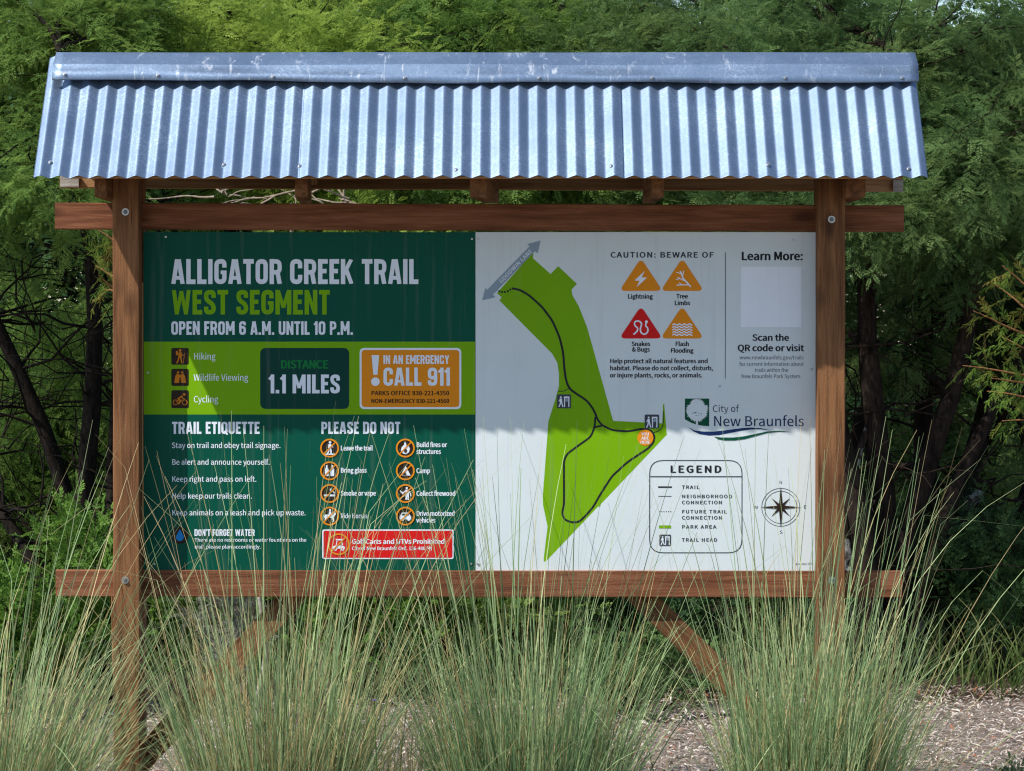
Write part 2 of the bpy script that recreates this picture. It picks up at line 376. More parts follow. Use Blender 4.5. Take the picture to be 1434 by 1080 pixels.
def strip(pts, w, closed=False):
    """quads of a band of width w along a polyline, mitred"""
    P = [Vector(p) for p in pts]
    n = len(P)
    L, Rr = [], []
    for i in range(n):
        if closed:
            a, b, c = P[i - 1], P[i], P[(i + 1) % n]
        else:
            a, b, c = P[max(i - 1, 0)], P[i], P[min(i + 1, n - 1)]
        d1 = (b - a); d2 = (c - b)
        if d1.length < 1e-9: d1 = d2
        if d2.length < 1e-9: d2 = d1
        d1 = d1.normalized(); d2 = d2.normalized()
        n1 = Vector((-d1.y, d1.x)); n2 = Vector((-d2.y, d2.x))
        m = n1 + n2
        m = m.normalized() if m.length > 1e-6 else n1
        k = min(1.0 / max(m.dot(n1), 0.35), 2.5) * w / 2
        L.append(b + m * k); Rr.append(b - m * k)
    out = []
    for i in range(n if closed else n - 1):
        j = (i + 1) % n
        out.append([L[i], Rr[i], Rr[j], L[j]])
    return [[(q.x, q.y) for q in f] for f in out]


T = 0.185
H = T / 2
RO = 0.19


def poster(ch):
    """(advance, list of (points, width, closed)) in units of the cap height"""
    w = {'A': .56, 'M': .68, 'W': .80, 'E': .41, 'F': .40, 'L': .39, 'T': .45, 'I': T, '1': .27, '.': T, "'": T * .8, 'N': .54,
         'K': .54, 'Y': .53, 'R': .52, 'P': .50, 'S': .50, ' ': .20}.get(ch, .52)
    a, b = H, w - H
    t, u = 1 - H, H
    s = []
    if ch == 'A':
        s = [([(.085, 0), (.245, 1)], T * .98, 0), ([(w - .085, 0), (w - .245, 1)], T * .98, 0), ([(.15, .25), (w - .15, .25)], .15, 0)]
    elif ch == 'C':
        s = [(round_poly([(b, .63), (b, t), (a, t), (a, u), (b, u), (b, .37)], RO, 0), T, 0)]
    elif ch == 'D':
        s = [(round_poly([(a, u), (b, u), (b, t), (a, t)], [0, RO, RO, 0], 1), T, 1)]
    elif ch in 'EF':
        s = [([(a, 0), (a, 1)], T, 0), ([(a, t), (w, t)], T, 0), ([(a, .52), (w - .05, .52)], T * .95, 0)]
        if ch == 'E': s.append(([(a, u), (w, u)], T, 0))
    elif ch == 'G':
        s = [(round_poly([(b, .66), (b, t), (a, t), (a, u), (b, u), (b, .53)], RO, 0), T, 0), ([(.27, .47), (w, .47)], T * .8, 0)]
    elif ch == 'I':
        s = [([(a, 0), (a, 1)], T, 0)]
    elif ch == 'K':
        s = [([(a, 0), (a, 1)], T, 0), ([(a + .03, .40), (w - .10, 1)], T * .95, 0), ([(a + .13, .60), (w - .09, 0)], T * .95, 0)]
    elif ch == 'L':
        s = [([(a, 0), (a, 1)], T, 0), ([(a, u), (w, u)], T, 0)]
    elif ch == 'M':
        s = [([(a, 0), (a, 1)], T, 0), ([(b, 0), (b, 1)], T, 0), ([(a + .02, 1), (w / 2, .28)], T * .85, 0), ([(b - .02, 1), (w / 2, .28)], T * .85, 0)]
    elif ch == 'N':
        s = [([(a, 0), (a, 1)], T, 0), ([(b, 0), (b, 1)], T, 0), ([(a + .01, 1), (b - .01, 0)], T * .85, 0)]
    elif ch in 'O0Q':
        s = [(round_poly([(a, u), (b, u), (b, t), (a, t)], RO, 1), T, 1)]
        if ch == 'Q': s.append(([(w * .55, .26), (w * .98, -.06)], T * .75, 0))
    elif ch in 'PR':
        s = [([(a, 0), (a, 1)], T, 0), (round_poly([(a, t), (b, t), (b, .47), (a, .47)], [0, RO, RO, 0], 0), T * .95, 0)]
        if ch == 'R': s.append(([(b - .09, .47), (b, 0)], T, 0))
    elif ch == 'S':
        s = [(round_poly([(b, .68), (b, t), (a, t), (a, .60), (b, .40), (b, u), (a, u), (a, .32)], .16, 0), T, 0)]
    elif ch == 'T':
        s = [([(0, t), (w, t)], T, 0), ([(w / 2, 0), (w / 2, t)], T, 0)]
    elif ch == 'U':
        s = [(round_poly([(a, 1), (a, u), (b, u), (b, 1)], RO, 0), T, 0)]
    elif ch == 'W':
        s = [([(.085, 1), (.21, 0)], T * .9, 0), ([(.21, 0), (.40, .95)], T * .8, 0), ([(.40, .95), (.59, 0)], T * .8, 0), ([(w - .085, 1), (.59, 0)], T * .9, 0)]
    elif ch == 'Y':
        s = [([(.085, 1), (w / 2, .40)], T * .95, 0), ([(w - .085, 1), (w / 2, .40)], T * .95, 0), ([(w / 2, 0), (w / 2, .46)], T, 0)]
    elif ch == '1':
        s = [([(w - H, 0), (w - H, 1)], T, 0), ([(w - H, .92), (0, .74)], T * .75, 0)]
    elif ch == '6':
        s = [(round_poly([(a, u), (b, u), (b, .56), (a, .56)], RO, 1), T, 1), (round_poly([(a, .4), (a, t), (b, t), (b, .70)], RO, 0), T, 0)]
    elif ch == '9':
        s = [(round_poly([(a, t), (b, t), (b, .44), (a, .44)], RO, 1), T, 1), (round_poly([(b, .6), (b, u), (a, u), (a, .30)], RO, 0), T, 0)]
    elif ch == '.':
        s = [([(a, 0), (a, T)], T, 0)]
    elif ch == "'":
        s = [([(a * .8, .70), (a * .8, 1)], T * .8, 0)]
    return w, s


BX0, BZ0 = 717.0, HORIZON
def PX(x, y):
    """place on the sign face, from where it reads in the photograph (387 px to the metre)"""
    return ((x - BX0) / 387.0, CAM_H + (BZ0 - y) / 387.0)


class Ink:
    """printed shapes on the face of a sign sheet, gathered into one mesh"""
    def __init__(self):
        self.V, self.F, self.M, self.k = [], [], [], 0
    def poly(self, pts, ink, lay=1, raw=False):
        self.k += 1
        y = -(0.0006 + 0.0005 * lay + 0.000004 * (self.k % 60))
        n = len(self.V)
        for p in pts:
            x, z = p if raw else PX(*p)
            self.V.append((x, y, z))
        self.F.append(tuple(range(n, n + len(pts))))
        self.M.append(INKN.index(ink))
    def polys(self, ps, ink, lay=1):
        for p in ps: self.poly(p, ink, lay)
    def line(self, pts, w, ink, lay=1, r=0, closed=False):
        if r: pts = round_poly(pts, r, closed)
        self.polys(strip(pts, w, closed), ink, lay)
    def circle(self, cx, cy, r, ink, lay=1, n=28, ry=None):
        self.poly([(cx + r * math.cos(2 * math.pi * i / n), cy + (ry or r) * math.sin(2 * math.pi * i / n)) for i in range(n)], ink, lay)
    def ring(self, cx, cy, r, w, ink, lay=1, n=36):
        self.polys(strip([(cx + r * math.cos(2 * math.pi * i / n), cy + r * math.sin(2 * math.pi * i / n)) for i in range(n)], w, True), ink, lay)
    def rrect(self, x0, y0, x1, y1, r, ink, lay=1):
        self.poly(round_poly([(x0, y0), (x1, y0), (x1, y1), (x0, y1)], r, True), ink, lay)
    def head(self, txt, x0, x1, y0, y1, ink, lay=1):
        """narrow poster capitals between x0..x1, caps from y0 (top) to y1"""
        gap = .075
        adv = []
        x = 0
        for c in txt:
            adv.append(x); x += poster(c)[0] + gap
        tot = x - gap
        sx = (x1 - x0) / tot; sy = y1 - y0
        for c, ax in zip(txt, adv):
            for pts, w, cl in poster(c)[1]:
                self.polys([[(x0 + (ax + p[0]) * sx, y1 - (min(1.0, max(0.0, p[1])) if c != 'Q' else p[1]) * sy) for p in f] for f in strip(pts, w, cl)], ink, lay)
    def text(self, txt, x0, x1, base, cap, ink, bold=0.0, lay=1, track=0.0, rot=None):
        """sans lettering from x0 to x1 on a baseline; cap = capital height; bold thickens the strokes (photo px)"""
        adv = []
        x = 0
        for c in txt:
            adv.append(x); x += GLYPH[c][0] + track
        x -= track
        sx = (x1 - x0) / x; sy = cap / 700.0
        cu = bpy.data.curves.new('t', 'CURVE')
        cu.dimensions = '2D'; cu.fill_mode = 'BOTH'
        for c, ax in zip(txt, adv):
            for pts in GLYPH[c][1]:
                sp = cu.splines.new('POLY')
                sp.points.add(len(pts) - 1)
                for q, p in zip(sp.points, pts):
                    q.co = ((ax + p[0]) * sx, p[1] * sy, 0, 1)
                sp.use_cyclic_u = True
        ob = bpy.data.objects.new('t', cu)
        me = bpy.data.meshes.new_from_object(ob)
        n = len(self.V)
        y = -(0.0006 + 0.0005 * lay)
        ca, sa = (1, 0) if rot is None else (math.cos(rot), math.sin(rot))
        shifts = [(0, 0)] if bold < .05 else ([(-bold * .7, 0), (bold * .7, 0)] if bold < .25 else [(-bold, 0), (bold, 0), (0, bold * .55), (0, -bold * .55)])
        for q, (sx_, sy_) in enumerate(shifts):
            n = len(self.V)
            for v in me.vertices:
                xx, yy = v.co.x + sx_, v.co.y + sy_
                xx, yy = xx * ca - yy * sa, xx * sa + yy * ca
                X, Z = PX(x0 + xx, base - yy)
                self.V.append((X, y - .00006 * q, Z))
            for p in me.polygons:
                self.F.append(tuple(n + i for i in p.vertices)); self.M.append(INKN.index(ink))
        bpy.data.objects.remove(ob); bpy.data.curves.remove(cu); bpy.data.meshes.remove(me)
    def build(self, name, parent):
        me = bpy.data.meshes.new(name)
        me.from_pydata(self.V, [], self.F)
        used = sorted(set(self.M))
        o = link(name, me, parent, [INK[INKN[i]] for i in used])
        me.polygons.foreach_set('material_index', [used.index(i) for i in self.M])
        bm = bmesh.new(); bm.from_mesh(me)
        for f in bm.faces:
            f.normal_update()
            if f.normal.y > 0: f.normal_flip()
        bm.to_mesh(me); bm.free()
        return o


# ------------------------------------------------------------------ ground
def ground_material():
    m, nt, b = mat('mulch_ground')
    c = mapped(nt, (1, 1, 1))
    n = N(nt, 'ShaderNodeTexNoise', Scale=22.0, Detail=8.0, Roughness=0.75, Distortion=1.0)
    nt.links.new(mapped(nt, (1, 2.2, 1)), n.inputs['Vector'])
    n2 = N(nt, 'ShaderNodeTexNoise', Scale=1.3, Detail=4.0)
    nt.links.new(c, n2.inputs['Vector'])
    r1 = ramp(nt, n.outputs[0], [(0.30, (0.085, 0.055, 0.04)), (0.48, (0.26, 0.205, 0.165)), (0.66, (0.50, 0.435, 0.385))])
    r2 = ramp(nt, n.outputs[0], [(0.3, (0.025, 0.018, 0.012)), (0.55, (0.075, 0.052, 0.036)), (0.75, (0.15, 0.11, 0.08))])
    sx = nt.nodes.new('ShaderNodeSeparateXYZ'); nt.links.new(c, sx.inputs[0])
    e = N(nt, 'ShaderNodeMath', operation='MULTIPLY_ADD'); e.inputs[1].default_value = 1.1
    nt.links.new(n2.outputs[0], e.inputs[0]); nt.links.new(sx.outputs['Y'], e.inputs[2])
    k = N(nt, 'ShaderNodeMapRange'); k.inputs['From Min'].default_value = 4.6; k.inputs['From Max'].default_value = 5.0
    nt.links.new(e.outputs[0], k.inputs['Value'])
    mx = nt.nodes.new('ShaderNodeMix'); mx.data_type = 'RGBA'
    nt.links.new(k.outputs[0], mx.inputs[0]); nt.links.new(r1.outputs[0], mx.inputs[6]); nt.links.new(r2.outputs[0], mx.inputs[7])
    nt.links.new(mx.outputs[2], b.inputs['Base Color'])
    b.inputs['Roughness'].default_value = 0.95
    b.inputs['Specular IOR Level'].default_value = 0.1
    bump(nt, b, n.outputs[0], 0.9, 0.03)
    return m


def build_ground():
    rnd = np.random.default_rng(3)
    xs = np.concatenate([[-150, -40, -12], np.linspace(-6, 6, 61), [12, 40, 150]])
    ys = np.concatenate([[-60, -13], np.linspace(-3, 9, 61), [14, 40, 200]])
    X, Y = np.meshgrid(xs, ys)
    Z = 0.025 * np.sin(X * 1.7 + 0.4 * Y) * np.cos(Y * 1.3) + rnd.normal(0, 0.006, X.shape)
    Z[(np.abs(X) > 6.1) | (Y < -3.1) | (Y > 9.1)] = 0
    Z += GZ
    V = np.stack([X, Y, Z], -1).reshape(-1, 3)
    nx = len(xs)
    i = np.arange(len(V)).reshape(X.shape)
    F = np.stack([i[:-1, :-1], i[:-1, 1:], i[1:, 1:], i[1:, :-1]], -1).reshape(-1, 4)
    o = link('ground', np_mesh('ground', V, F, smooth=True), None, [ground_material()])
    tag(o, kind='structure')


build_ground()


def build_mulch():
    """loose shredded bark lying on the ground"""
    rnd = np.random.default_rng(8)
    n = 42000
    x = rnd.uniform(-2.7, 2.7, n); y = rnd.uniform(-0.6, 4.7, n)
    L = rnd.gamma(2.2, 0.010, n) + 0.008; w = rnd.gamma(2.5, 0.0018, n) + .0012
    a = rnd.normal(0, 1.1, n); tilt = rnd.normal(0, 0.22, n)
    z = GZ + 0.022 + rnd.uniform(0, 0.03, n)
    d = np.stack([np.cos(a) * np.cos(tilt), np.sin(a) * np.cos(tilt), np.sin(tilt)], -1)
    s = np.stack([-np.sin(a), np.cos(a), rnd.normal(0, 0.35, n)], -1)
    c = np.stack([x, y, z], -1)
    up = np.stack([np.zeros(n), np.zeros(n), rnd.uniform(.002, .007, n)], -1)
    p = [c - d * (L / 2)[:, None] - s * (w / 2)[:, None] * .5, c - s * (w / 2)[:, None] + up, c + d * (L / 2)[:, None] - s * (w / 2)[:, None] * .3,
         c + d * (L / 2)[:, None] + s * (w / 2)[:, None] * .3, c + s * (w / 2)[:, None] + up, c - d * (L / 2)[:, None] + s * (w / 2)[:, None] * .5]
    V = np.stack(p, 1).reshape(-1, 3)
    b0 = np.arange(n)[:, None] * 6
    F = np.concatenate([b0 + np.array([[0, 1, 4, 5]]), b0 + np.array([[1, 2, 3, 4]])])
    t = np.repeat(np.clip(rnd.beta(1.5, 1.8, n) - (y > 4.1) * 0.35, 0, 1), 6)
    red = rnd.random(n) < 0.07
    t = np.where(np.repeat(red, 6), -0.2, t)
    m, nt, b = mat('mulch_shreds')
    at = N(nt, 'ShaderNodeAttribute', attribute_name='tint')
    mr = N(nt, 'ShaderNodeMapRange'); mr.inputs['From Min'].default_value = -0.2; mr.inputs['From Max'].default_value = 1.0
    nt.links.new(at.outputs['Fac'], mr.inputs['Value'])
    r = ramp(nt, mr.outputs[0], [(0.0, (0.33, 0.11, 0.05)), (0.12, (0.13, 0.075, 0.05)), (0.36, (0.34, 0.265, 0.215)), (0.70, (0.54, 0.465, 0.405)), (1.0, (0.70, 0.64, 0.58))])
    nt.links.new(r.outputs[0], b.inputs['Base Color'])
    b.inputs['Roughness'].default_value = 0.9
    b.inputs['Specular IOR Level'].default_value = 0.15
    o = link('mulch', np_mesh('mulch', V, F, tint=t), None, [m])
    tag(o, 'pale grey shredded bark mulch spread over the ground behind the board', 'mulch', kind='stuff')


build_mulch()

# ------------------------------------------------------------------ the information board
board = empty('information_board', (-0.119, 0, GZ))
tag(board, 'large wooden trail information board with green and white map panels under a corrugated metal roof', 'information board')
BOARD_OFF = Vector((-0.119, 0, GZ))


def place(o, loc):
    o.location = Vector(loc) - BOARD_OFF
    return o


def beam(name, p0, p1, th, hi, m, parent=None, bev=0.0025, roll=0.0, ends=None, seed=0):
    """a sawn timber from p0 to p1; th = across (local y), hi = depth (local z); grain along local X"""
    p0, p1 = Vector(p0), Vector(p1)
    d = p1 - p0
    L = d.length
    bm = bmesh.new()
    nseg = max(2, int(L / 0.12))
    rnd = random.Random(seed + int(L * 1000))
    rings = []
    for i in range(nseg + 1):
        x = -L / 2 + L * i / nseg
        jy = rnd.uniform(-.0008, .0008); jz = rnd.uniform(-.0008, .0008)
        r = []
        for sy, sz in ((-1, -1), (1, -1), (1, 1), (-1, 1)):
            for k in ((0, 1), (1, 0)) if sy * sz > 0 else ((1, 0), (0, 1)):
                r.append(bm.verts.new((x, sy * (th / 2 - bev * k[0]) + jy, sz * (hi / 2 - bev * k[1]) + jz)))
        rings.append(r)
    for a, b in zip(rings[:-1], rings[1:]):
        for j in range(8):
            bm.faces.new((a[j], a[(j + 1) % 8], b[(j + 1) % 8], b[j]))
    f0 = bm.faces.new(rings[0][::-1]); f1 = bm.faces.new(rings[-1])
    if ends: f0.material_index = f1.material_index = 1
    bmesh.ops.recalc_face_normals(bm, faces=bm.faces)
    me = bpy.data.meshes.new(name); bm.to_mesh(me); bm.free()
    o = link(name, me, parent or board, [m] + ([ends] if ends else []))
    place(o, (p0 + p1) / 2)
    # local X along d, local Z as upright as it can be (for uprights: local z along +Y)
    x = d.normalized()
    up = Vector((0, 0, 1)) if abs(x.z) < 0.9 else Vector((0, 1, 0))
    y = up.cross(x).normalized(); z = x.cross(y)
    q = Matrix((x, y, z)).transposed().to_quaternion()
    o.rotation_mode = 'QUATERNION'
    o.rotation_quaternion = q @ Euler((roll, 0, 0)).to_quaternion()
    return o


POST_L, POST_R = -1.3845, 1.1460
posts = []
for x, wd in ((POST_L, .0945), (POST_R, .0985)):
    posts.append(beam('front_post', (x, -.0597, GZ - .3), (x, -.0597, 2.27), wd, .0890, M_WOOD))
    beam('back_post', (x + (.004 if x < 0 else 0), .0680, GZ - .3), (x + (.004 if x < 0 else 0), .0680, 2.29), .090, .0890, M_WOOD, seed=5)


def zat(py, Y): return W(0, py, Y).z
def xat(px, Y): return W(px, 0, Y).x


top_rail = beam('top_rail', (xat(78, 0), .004, zat(303, 0)), (xat(1265, 0), .004, zat(306.2, 0)), .0375, .0955, M_RAIL)
bottom_rail = beam('bottom_rail', (xat(78, 0), .004, zat(817, 0)), (xat(1263, 0), .004, zat(818.4, 0)), .0375, .0960, M_RAIL, seed=3)
beam('brace', (xat(872, .05), .0445, zat(810, .05)), (xat(1174, .05), .0445, zat(1106, .05)), .0375, .0890, M_WOOD)
beam('brace', (xat(420, .05), .0445, zat(825, .05)), (xat(140, .05), .0445, zat(1127, .05)), .0375, .0890, M_WOOD, seed=4)
# narrow trim strip between the left post and the sign
beam('trim_strip', (xat(198.6, -.02), -.0080, zat(396, 0)), (xat(198.6, -.02), -.0080, zat(760, 0)), .0075, .012, M_PINE)

EAVE_Y, EAVE_Z = -0.400, 2.157
RIDGE_Y, RIDGE_Z = 0.020, 2.610
SL = Vector((0, RIDGE_Y - EAVE_Y, RIDGE_Z - EAVE_Z)); SLEN = SL.length; SL.normalize()
NRM = Vector((0, -SL.z, SL.y))

# lookouts on the top rail, rafters and purlins under the sheets
for px, wd, yaw, y0 in ((141.3, .042, 0, -.27), (422.5, .045, 2.5, -.28), (669.5, .058, -5.0, -.28), (921, .045, 1.0, -.28), (1198, .068, 0, -.25)):
    x = xat(px, y0)
    dx = math.tan(R(yaw)) * .5
    beam('lookout', (x, y0, 2.1365), (x - dx, .29, 2.1365), wd, .0890, M_WOOD, seed=int(px))
    for s in (-1, 1):
        e = Vector((x, EAVE_Y + .10, EAVE_Z + .025)) if s < 0 else Vector((x, 2 * RIDGE_Y - EAVE_Y - .10, EAVE_Z + .025))
        t = Vector((x, RIDGE_Y + s * .022, RIDGE_Z - .105))
        beam('rafter', e, t, .038, .060, M_PINE, seed=int(px) + s)
beam('ridge_board', (-1.56, RIDGE_Y, RIDGE_Z - .10), (1.33, RIDGE_Y, RIDGE_Z - .10), .036, .085, M_PINE)
XL, XR = -1.6736, 1.4537
for s0 in (.012, .33):
    c = Vector((0, EAVE_Y, EAVE_Z)) + SL * (s0 + .035) - NRM * .0165
    o = beam('purlin', (-1.55, c.y, c.z), (1.36, c.y, c.z), .070, .0135, M_PINE, roll=math.atan2(SL.z, SL.y))
o = beam('back_purlin', (xat(85, .35), .352, zat(256.5, .35) + .020), (xat(1263, .35), .352, zat(261.5, .35) + .020), .036, .078, M_PINE, ends=M_ENDGRAIN)
# weathered grey end blocks of the back purlin
for a, b2, py in ((84, 110, 256.0), (1251, 1265, 262.5)):
    beam('purlin_end_block', (xat(a, .30), .322, zat(py, .30) + .006), (xat(b2, .30), .322, zat(py, .30) + .006), .020, .046, M_ENDGRAIN, seed=a)


def corrugated(name, x0, x1, lap, back=False, seed=0):
    """one roofing sheet: wave across X, running up the slope"""
    pitch = 26.8 * 11.6 / FPX
    xc = (83.5 - 717) * 11.6 / FPX          # a crest
    n = int((x1 - x0) / 0.0042)
    xs = np.linspace(x0, x1, n)
    ph = 2 * np.pi * (xs - xc) / pitch
    wv = np.arcsin(0.93 * np.cos(ph)) / np.arcsin(0.93) * 0.0070
    rows = [0, .0025] + list(np.linspace(.03, SLEN - .0025, 14)) + [SLEN]
    m = len(rows)
    rnd = np.random.default_rng(seed)
    V = np.zeros((m, n, 3))
    for j in range(m):
        s = rows[j]
        sag = 0.0012 * np.sin(xs * 2.3 + seed) * np.sin(np.pi * j / (m - 1))
        rag = 0
        base = Vector((0, EAVE_Y, EAVE_Z)) + SL * s
        off = wv + lap + sag
        V[j, :, 0] = xs
        V[j, :, 1] = base.y + NRM.y * off - SL.y * rag
        V[j, :, 2] = base.z + NRM.z * off - SL.z * rag
    if back:
        V[:, :, 1] = 2 * RIDGE_Y - V[:, :, 1]
    i = np.arange(m * n).reshape(m, n)
    F = np.stack([i[:-1, :-1], i[:-1, 1:], i[1:, 1:], i[1:, :-1]], -1).reshape(-1, 4)
    if back: F = F[:, ::-1]
    me = np_mesh(name, V.reshape(-1, 3) - np.array(BOARD_OFF), F, smooth=True)
    o = link(name, me, board, [M_GALV])
    so = o.modifiers.new('thickness', 'SOLIDIFY'); so.thickness = 0.0008; so.offset = -1
    return o


def ex(px): return (px - 717) * 11.6 / FPX
roof_l = corrugated('roof_sheet', XL, ex(436), 0.0, seed=1)
roof_m = corrugated('roof_sheet', ex(417), ex(874), 0.0010, seed=2)
roof_r = corrugated('roof_sheet', ex(852), XR, 0.0, seed=3)
corrugated('roof_sheet', XL, -.1, 0.0, True, 4)
corrugated('roof_sheet', -.15, XR, 0.0016, True, 5)

def cap():
    """folded ridge flashing"""
    prof = [(-.0985, 2.5085), (-.1010, 2.5110), (-.0920, 2.5410), (-.0875, 2.5425), (-.0800, 2.5735), (-.0760, 2.5768), (.0120, 2.6240), (.0200, 2.6275), (.0280, 2.6235),
            (.1160, 2.5768), (.1200, 2.5735), (.1275, 2.5425), (.1320, 2.5410), (.1410, 2.5110)]
    xs = np.linspace(xat(80, .02), xat(1280.5, .02), 90)
    V = []
    for k, (y, z) in enumerate(prof):
        e = 1 if k < 6 else 0.35
        for x in xs:
            dent = .0022 * math.sin(x * 5.1 + k * .6) * e + .0015 * math.sin(x * 13 + 1 + k) * (1 if k < 3 else 0)
            tilt = .013 * (1 - min(1, (x + 1.65) / 1.2)) if k < 4 else 0
            inset = 0
            V.append((x - inset, y, z + dent + tilt))
    n, m = len(xs), len(prof)
    i = np.arange(m * n).reshape(m, n)
    F = np.stack([i[:-1, :-1], i[:-1, 1:], i[1:, 1:], i[1:, :-1]], -1).reshape(-1, 4)
    me = np_mesh('ridge_cap', np.array(V) - np.array(BOARD_OFF), F)
    o = link('ridge_cap', me, board, [M_CAP])
    so = o.modifiers.new('thickness', 'SOLIDIFY'); so.thickness = 0.0012; so.offset = -1
    return o
ridge_cap = cap()


def fastener(name, loc, normal, r, parent, m, washer=None, hexa=True, t=0.004):
    """hex head on a washer"""
    bm = bmesh.new()
    def cyl(rad, n, z0, z1, mi, shrink=.9):
        lo = [bm.verts.new((rad * math.cos(2 * math.pi * i / n), rad * math.sin(2 * math.pi * i / n), z0)) for i in range(n)]
        hi = [bm.verts.new((v.co.x * shrink, v.co.y * shrink, z1)) for v in lo]
        for i in range(n):
            f = bm.faces.new((lo[i], lo[(i + 1) % n], hi[(i + 1) % n], hi[i])); f.material_index = mi
        f = bm.faces.new(hi); f.material_index = mi
    if washer:
        cyl(washer, 20, 0, .0022, 1, .93)
        cyl(r, 6 if hexa else 14, .0022, .0022 + t, 0, .86)
    else:
        cyl(r, 6 if hexa else 14, 0, t, 0, .8)
    me = bpy.data.meshes.new(name); bm.to_mesh(me); bm.free()
    o = link(name, me, parent, [m] + ([M_BOLT] if washer else []))
    o.rotation_mode = 'QUATERNION'
    o.rotation_quaternion = Vector(normal).to_track_quat('Z', 'Y')
    o.location = Vector(loc) - BOARD_OFF
    if parent is not board:
        o.matrix_parent_inverse = parent.matrix_basis.inverted()
    return o


for px, py, p in ((176, 297, posts[0]), (1164.3, 307.5, posts[1]), (174.8, 813, posts[0]), (1165.5, 813, posts[1])):
    q = W(px, py, -.1042)
    fastener('bolt', q, (0, -1, 0), .0085, p, M_BOLTD, washer=.0140, t=.006)
for px in (92, 222, 383, 567, 755, 913, 1099, 1262):
    x = xat(px, -.09)
    fastener('screw', (x, -.0985, 2.5265 + .013 * (1 - min(1, (x + 1.65) / 1.2))), (0, -.85, .5), .0055, ridge_cap, M_SCREW, washer=.0075)
for px, py, ro in ((71, 226, roof_l), (314, 229, roof_l), (420, 231, roof_l), (639, 238, roof_m), (856, 234, roof_m), (1075, 233, roof_r), (1272, 235, roof_r)):
    s = (247.5 - py) / 172.0 * SLEN
    c = Vector((ex(px), EAVE_Y, EAVE_Z)) + SL * s
    c.x = (px - 717) * (CAM_D + c.y) / FPX
    pitch = 26.8 * 11.6 / FPX; xc = (83.5 - 717) * 11.6 / FPX
    wv = math.asin(.93 * math.cos(2 * math.pi * (c.x - xc) / pitch)) / math.asin(.93) * .007
    fastener('screw', c + NRM * (wv + .0012), NRM, .0055, ro, M_SCREW, washer=.0078)

# ------------------------------------------------------------------ the two sign sheets and what is printed on them
def sheet(name, x0, x1, ink):
    a = PX(x0, 799.6); b = PX(x1, 325.3)
    bm = bmesh.new()
    v = []
    for y in (-.0005, .0045):
        for x, z in ((a[0], a[1]), (b[0], a[1]), (b[0], b[1]), (a[0], b[1])):
            v.append(bm.verts.new((x - BOARD_OFF.x, y, z - GZ)))
    for f in ((0, 1, 2, 3), (7, 6, 5, 4), (0, 4, 5, 1), (1, 5, 6, 2), (2, 6, 7, 3), (3, 7, 4, 0)):
        bm.faces.new([v[i] for i in f])
    bmesh.ops.recalc_face_normals(bm, faces=bm.faces)
    me = bpy.data.meshes.new(name); bm.to_mesh(me); bm.free()
    return link(name, me, board, [INK[ink]])


green = sheet('sign_panel', 201.2, 665.6, 'green'); green['label'] = 'dark green sign panel with trail name and rules'
white = sheet('sign_panel', 666.0, 1144.8, 'sheet'); white['label'] = 'pale white sign panel with trail map and legend'
_b = Ink.build
def build_on(self, name, parent):
    self.V = [(x - BOARD_OFF.x, y, z - GZ) for x, y, z in self.V]
    return _b(self, name, parent)
Ink.build = build_on
for px, py, p in ((232.5, 332, green), (207, 522, green), (661, 335, green), (216, 790, green), (660, 790, green), (1111, 336, white), (1136.5, 517, white), (1008, 541, white), (669.5, 790.5, white), (669.5, 335, white)):
    x, z = PX(px, py)
    fastener('screw', (x, -.0008, z), (0, -1, 0), .0045, p, M_BOLT, hexa=False, t=.0025)

k = Ink()
k.head('ALLIGATOR CREEK TRAIL', 240.2, 586, 363, 398, 'white')
k.build('trail_title', green)
k = Ink()
k.head('WEST SEGMENT', 240.9, 461.8, 406.2, 440.6, 'limetext')
k.build('segment_title', green)
k = Ink()
k.head('OPEN FROM 6 A.M. UNTIL 10 P.M.', 240, 494.2, 450, 469, 'white')
k.build('opening_hours', green)

k = Ink()
k.poly([(201.4, 478.6), (665.4, 478.6), (665.4, 580.6), (201.4, 580.6)], 'lime', 0)
for y0, y1 in ((487.4, 510.8), (516.6, 540.6), (546.6, 571.8)):
    k.rrect(239.9, y0, 264.3, y1, 2.6, 'brown', 1)
I = 'icon'
# walker with a rucksack and stick
k.circle(252.3, 490.8, 1.9, I, 2)
k.poly([(250.4, 493.4), (254.2, 493.4), (254.9, 500), (252, 501.5), (249.6, 500.6)], I, 2)
k.rrect(246.4, 491.6, 249.4, 497.6, 1, I, 2)
k.line([(250.9, 500), (249.5, 505), (247.6, 509)], 1.9, I, 2); k.line([(253.3, 500), (253.8, 504), (254.6, 509)], 1.9, I, 2)
k.line([(253.6, 494.6), (255.4, 497.2), (257.6, 497.8)], 1.1, I, 2); k.line([(259, 494.4), (256.4, 509)], .8, I, 2)
# binoculars
k.poly([(247.2, 524), (251.2, 524), (251.6, 528), (250.8, 536.4), (244, 536.4), (245.4, 527)], I, 2)
k.poly([(253.4, 524), (257.4, 524), (259.2, 527), (260.6, 536.4), (253.8, 536.4), (253, 528)], I, 2)
k.poly([(248, 520.4), (251, 520.4), (251, 523), (247.6, 523)], I, 2); k.poly([(253.6, 520.4), (256.6, 520.4), (257, 523), (253.6, 523)], I, 2)
k.poly([(250.6, 525.2), (254, 525.2), (254, 528.6), (250.6, 528.6)], I, 2)
